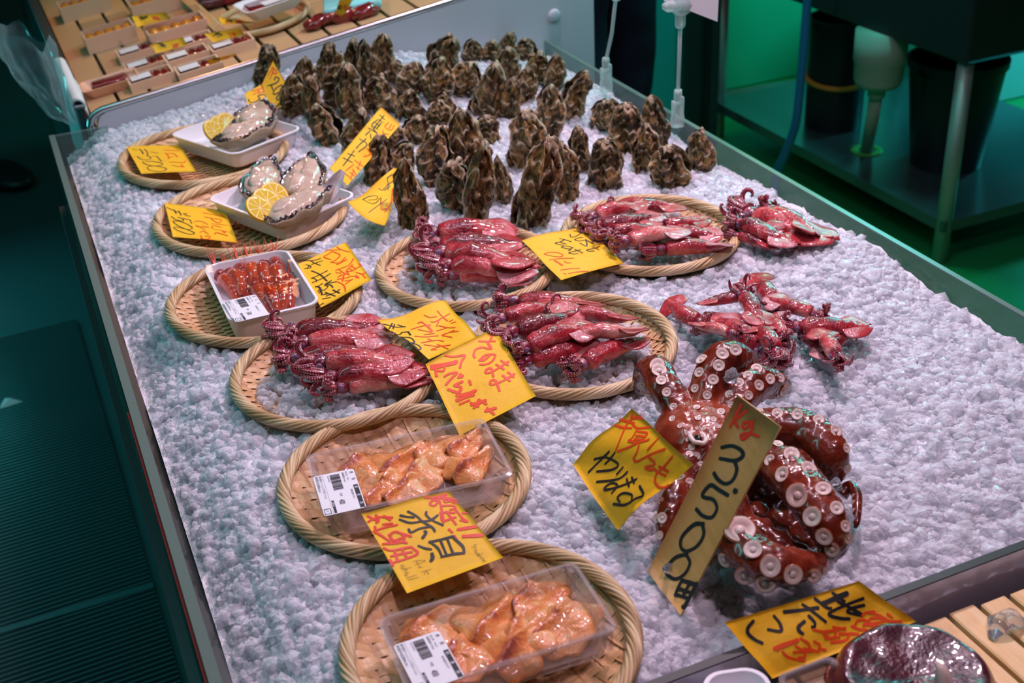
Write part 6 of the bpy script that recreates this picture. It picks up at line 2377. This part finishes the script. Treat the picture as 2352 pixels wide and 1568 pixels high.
# ------------------------------------------------------------------ sink area behind the counter
SZ, SX0, SX1, SY0, SY1 = -.675, 2.17, 2.95, 2.28, 3.42      # lower shelf of the sink unit
M['steel_leg'] = mat('satin_leg_steel', (.42, .46, .40), .5, metal=.5)
sink = empty('steel_sink', (SX0, SY0, FLOOR))
SO = np.array(sink.location)


def sbox(name, m, *a, parent=None, smooth=False, off=SO):
    b = MB()
    V, Fc = box(*a)
    b.add(V - off, Fc)
    return b.build(name, m, parent if parent is not None else sink, smooth=smooth)


sbox('basin', M['dark'], SX0 - .02, SX1, SY0 - .02, SY1, -.25, .12, .01)
sbox('shelf', mat('shelf_steel', (.12, .165, .165), .24, metal=.6), SX0, SX1, SY0, SY1, SZ - .03, SZ)
for x, y in ((SX0 + .02, SY0 + .02), (SX0 + .02, SY1 - .02), (SX1 - .02, SY0 + .02), (SX1 - .02, SY1 - .02)):
    b = MB()
    b.add(*tube(np.array([(x, y, FLOOR), (x, y, -.25)]) - SO, .021, 16))
    b.build('leg', M['steel_leg'], sink)
b = MB()
tp = atx(2015, 40, SX0 + .20)
cx_, cy_ = at(2015, 190, -.45)[:2]
cx_, cy_ = at(2015, 195, -.40)[:2]
b.add(*lathe([(.001, -.248), (.070, -.248), (.070, -.33), (.066, -.335), (.064, -.385), (.056, -.40), (.024, -.405), (.024, -.43), (.020, -.435)], 28))
for i in range(len(b.v)):
    b.v[i] = b.v[i] + np.array([cx_ + .0, cy_, 0]) - SO
foot = at(1990, 346, SZ)
b.add(*tube(np.array([(cx_, cy_, -.42), foot + np.array([0, 0, -.02])]) - SO, .0185, 16))
b.build('drain_trap', M['pvc'], sink)
b = MB()
tt = np.linspace(0, 2 * np.pi, 40, endpoint=False)
b.add(*tube(np.stack([foot[0] + .036 * np.cos(tt), foot[1] + .036 * np.sin(tt), np.full(40, SZ + .002)], 1) - SO, .012, 8, flat=.25, closed=True))
b.build('lit_hole_ring', mat('lit_hole_green', (.12, .62, .12), .4), sink)  # added green ring stands in for lit floor seen through the hole
tag(sink, 'dark steel sink unit with round legs, a lower shelf and a grey drain trap', 'sink')


def bucket(px, py, z, rb, rt, h, label, band=None):
    P = at(px, py, z)
    root = empty('bucket', P)
    b = MB()
    b.add(*lathe([(.001, .0), (rb, .0), (rb * 1.01, .006), (rt * .985, h * .93), (rt * 1.03, h * .935), (rt * 1.04, h), (rt * .97, h), (rt * .95, h * .93), (rb * .95, .01), (.001, .008)], 36))
    b.build('shell', M['black_plastic'], root, sharp=40)
    if band:
        b = MB()
        tt = np.linspace(0, 2 * np.pi, 48, endpoint=False)
        R_ = rb + (rt - rb) * band / h + .004
        b.add(*tube(np.stack([R_ * np.cos(tt), R_ * np.sin(tt), band + .012 * np.sin(tt + .4)], 1), .0085, 8, closed=True))
        b.build('orange_band', M['orange_plastic'], root)
    b = MB()
    tt = np.linspace(0, np.pi, 24)
    b.add(*tube(np.stack([rt * 1.04 * np.cos(tt), -rt * .3 * np.sin(tt), h * .95 - .05 * np.sin(tt)], 1), .004, 6))
    b.build('handle', M['black_plastic'], root)
    tag(root, label, 'bucket', 'black buckets on the sink shelf')


bucket(1912, 285, SZ, .086, .092, .34, 'black bucket with an orange band, left of the drain pipe on the sink shelf', .155)
bucket(2170, 372, SZ, .098, .132, .31, 'plain black bucket behind the near leg of the sink')
# blue hose
hp = [atx(x, y, 2.02) for x, y in ((1858, -40), (1850, 60), (1838, 200), (1826, 290), (1800, 360), (1785, 395))]
hp.append(hp[-1] + np.array([-.03, -.03, -.10]))
b = MB()
b.add(*tube(smoothpath(hp, 8), .0125, 12))
tag(b.build('hose', M['hose']), 'blue hose hanging in front of the sink shelf', 'hose')
# added pale boxes standing in for patches of cyan light behind the shelf
for (xa, ya), (xb, yb_), zz, lab in (((2010, 330), (2085, 330), -.42, 'added pale box standing in for cyan light behind the drain pipe'), ((2125, 130), (2235, 150), -.44, 'added pale box standing in for cyan light behind the plain black bucket')):
    A_, B_ = atx(xa, ya, 3.05), atx(xb, yb_, 3.05)
    y0, y1 = sorted((A_[1], B_[1]))
    root = empty('cyan_light_box', (3.05, y0, FLOOR))
    b = MB()
    b.add(*box(0, .30, 0, y1 - y0, 0, zz - FLOOR - .03, .006))
    b.build('box_body', M['foam'], root, smooth=False)
    b = MB()
    b.add(*box(-.006, .306, -.006, y1 - y0 + .006, zz - FLOOR - .03, zz - FLOOR, .006))
    b.build('lid', M['foam'], root, smooth=False)
    tag(root, lab, 'box', 'added boxes behind the sink')
# blue drum at the edge
P = at(2400, 190, FLOOR)
b = MB()
b.add(*lathe([(.001, 0), (.11, 0), (.115, .02), (.115, .14), (.118, .15), (.118, .17), (.115, .18), (.115, .32), (.11, .34), (.001, .34)], 32))
o = b.build('drum', mat('blue_plastic', (.05, .25, .55), .4), sharp=40)
o.location = P
tag(o, 'blue plastic drum cut off by the right edge of the picture', 'drum')

# walls and panels beyond
def panel(name, x0p, x1p, y, z0, z1, m, th=.03, kind='structure', label=None, cat=None):
    a, c_ = aty(x0p, 150, y), aty(x1p, 150, y)
    b = MB()
    b.add(*box(a[0], c_[0], y, y + th, z0, z1))
    o = b.build(name, m, smooth=False)
    return tag(o, label, cat, kind=kind) if not label else tag(o, label, cat)


panel('steel_cabinet', 1400, 1587, 3.45, FLOOR, .9, M['teal_wall'], .5, label='teal lit cabinet side behind the person in dark jeans', cat='cabinet')
panel('door_post', 1584, 1606, 3.35, FLOOR, .9, M['dark'], .04, label='dark post beside the teal cabinet', cat='post')
panel('door_post', 1634, 1652, 3.30, FLOOR, .9, M['dark'], .04, label='dark post beside the sink shelf', cat='post')
panel('dark_screen', 1606, 1634, 3.40, FLOOR, .9, mat('dark_green_panel', (.01, .06, .04), .4), .02, label='narrow dark green panel between the two dark posts', cat='panel')
a, c_ = aty(1640, 225, 3.72), aty(1850, 192, 3.72)
panel('wall_green', 1560, 2050, 3.78, a[2], 1.2, M['green_wall'])
panel('wall_plinth', 1560, 2050, 3.79, FLOOR, a[2], M['dark'])
b = MB()
b.add(*tube(np.array([a, c_]), .022, 4, up=(0, 0, 1)))
tag(b.build('pipe_rail', mat('brown_rail', (.16, .13, .07), .5), smooth=False), 'brownish rail in front of the green wall beside the sink', 'rail')
b = MB()
b.add(*box(-2.25, 6.0, 6.45, 6.5, FLOOR, 2.4))
tag(b.build('wall_far', M['dark'], smooth=False), kind='structure')
b = MB()
b.add(*box(-2.25, -2.2, -.6, 6.5, FLOOR, 2.4))
tag(b.build('wall_aisle', M['dark'], smooth=False), kind='structure')
b = MB()
b.add(*box(6.0, 6.05, -.6, 6.5, FLOOR, 2.4))
tag(b.build('wall_staff', M['dark'], smooth=False), kind='structure')
# dark shoe on the aisle floor at the left edge
P = at(12, 425, FLOOR)
b = MB()
V, Fc = ball((0, 0, .038), (.075, .13, .042), 18, 10)
V[:, 2] = np.maximum(V[:, 2], .0)
V[:, 2] *= 1 - .35 * np.clip(-V[:, 1] / .13, 0, 1)
b.add(V, Fc)
o = b.build('shoe', M['black_plastic'])
o.location = P
o.rotation_euler = (0, 0, .6)
tag(o, 'black shoe on the aisle floor at the left edge of the picture', 'shoe')
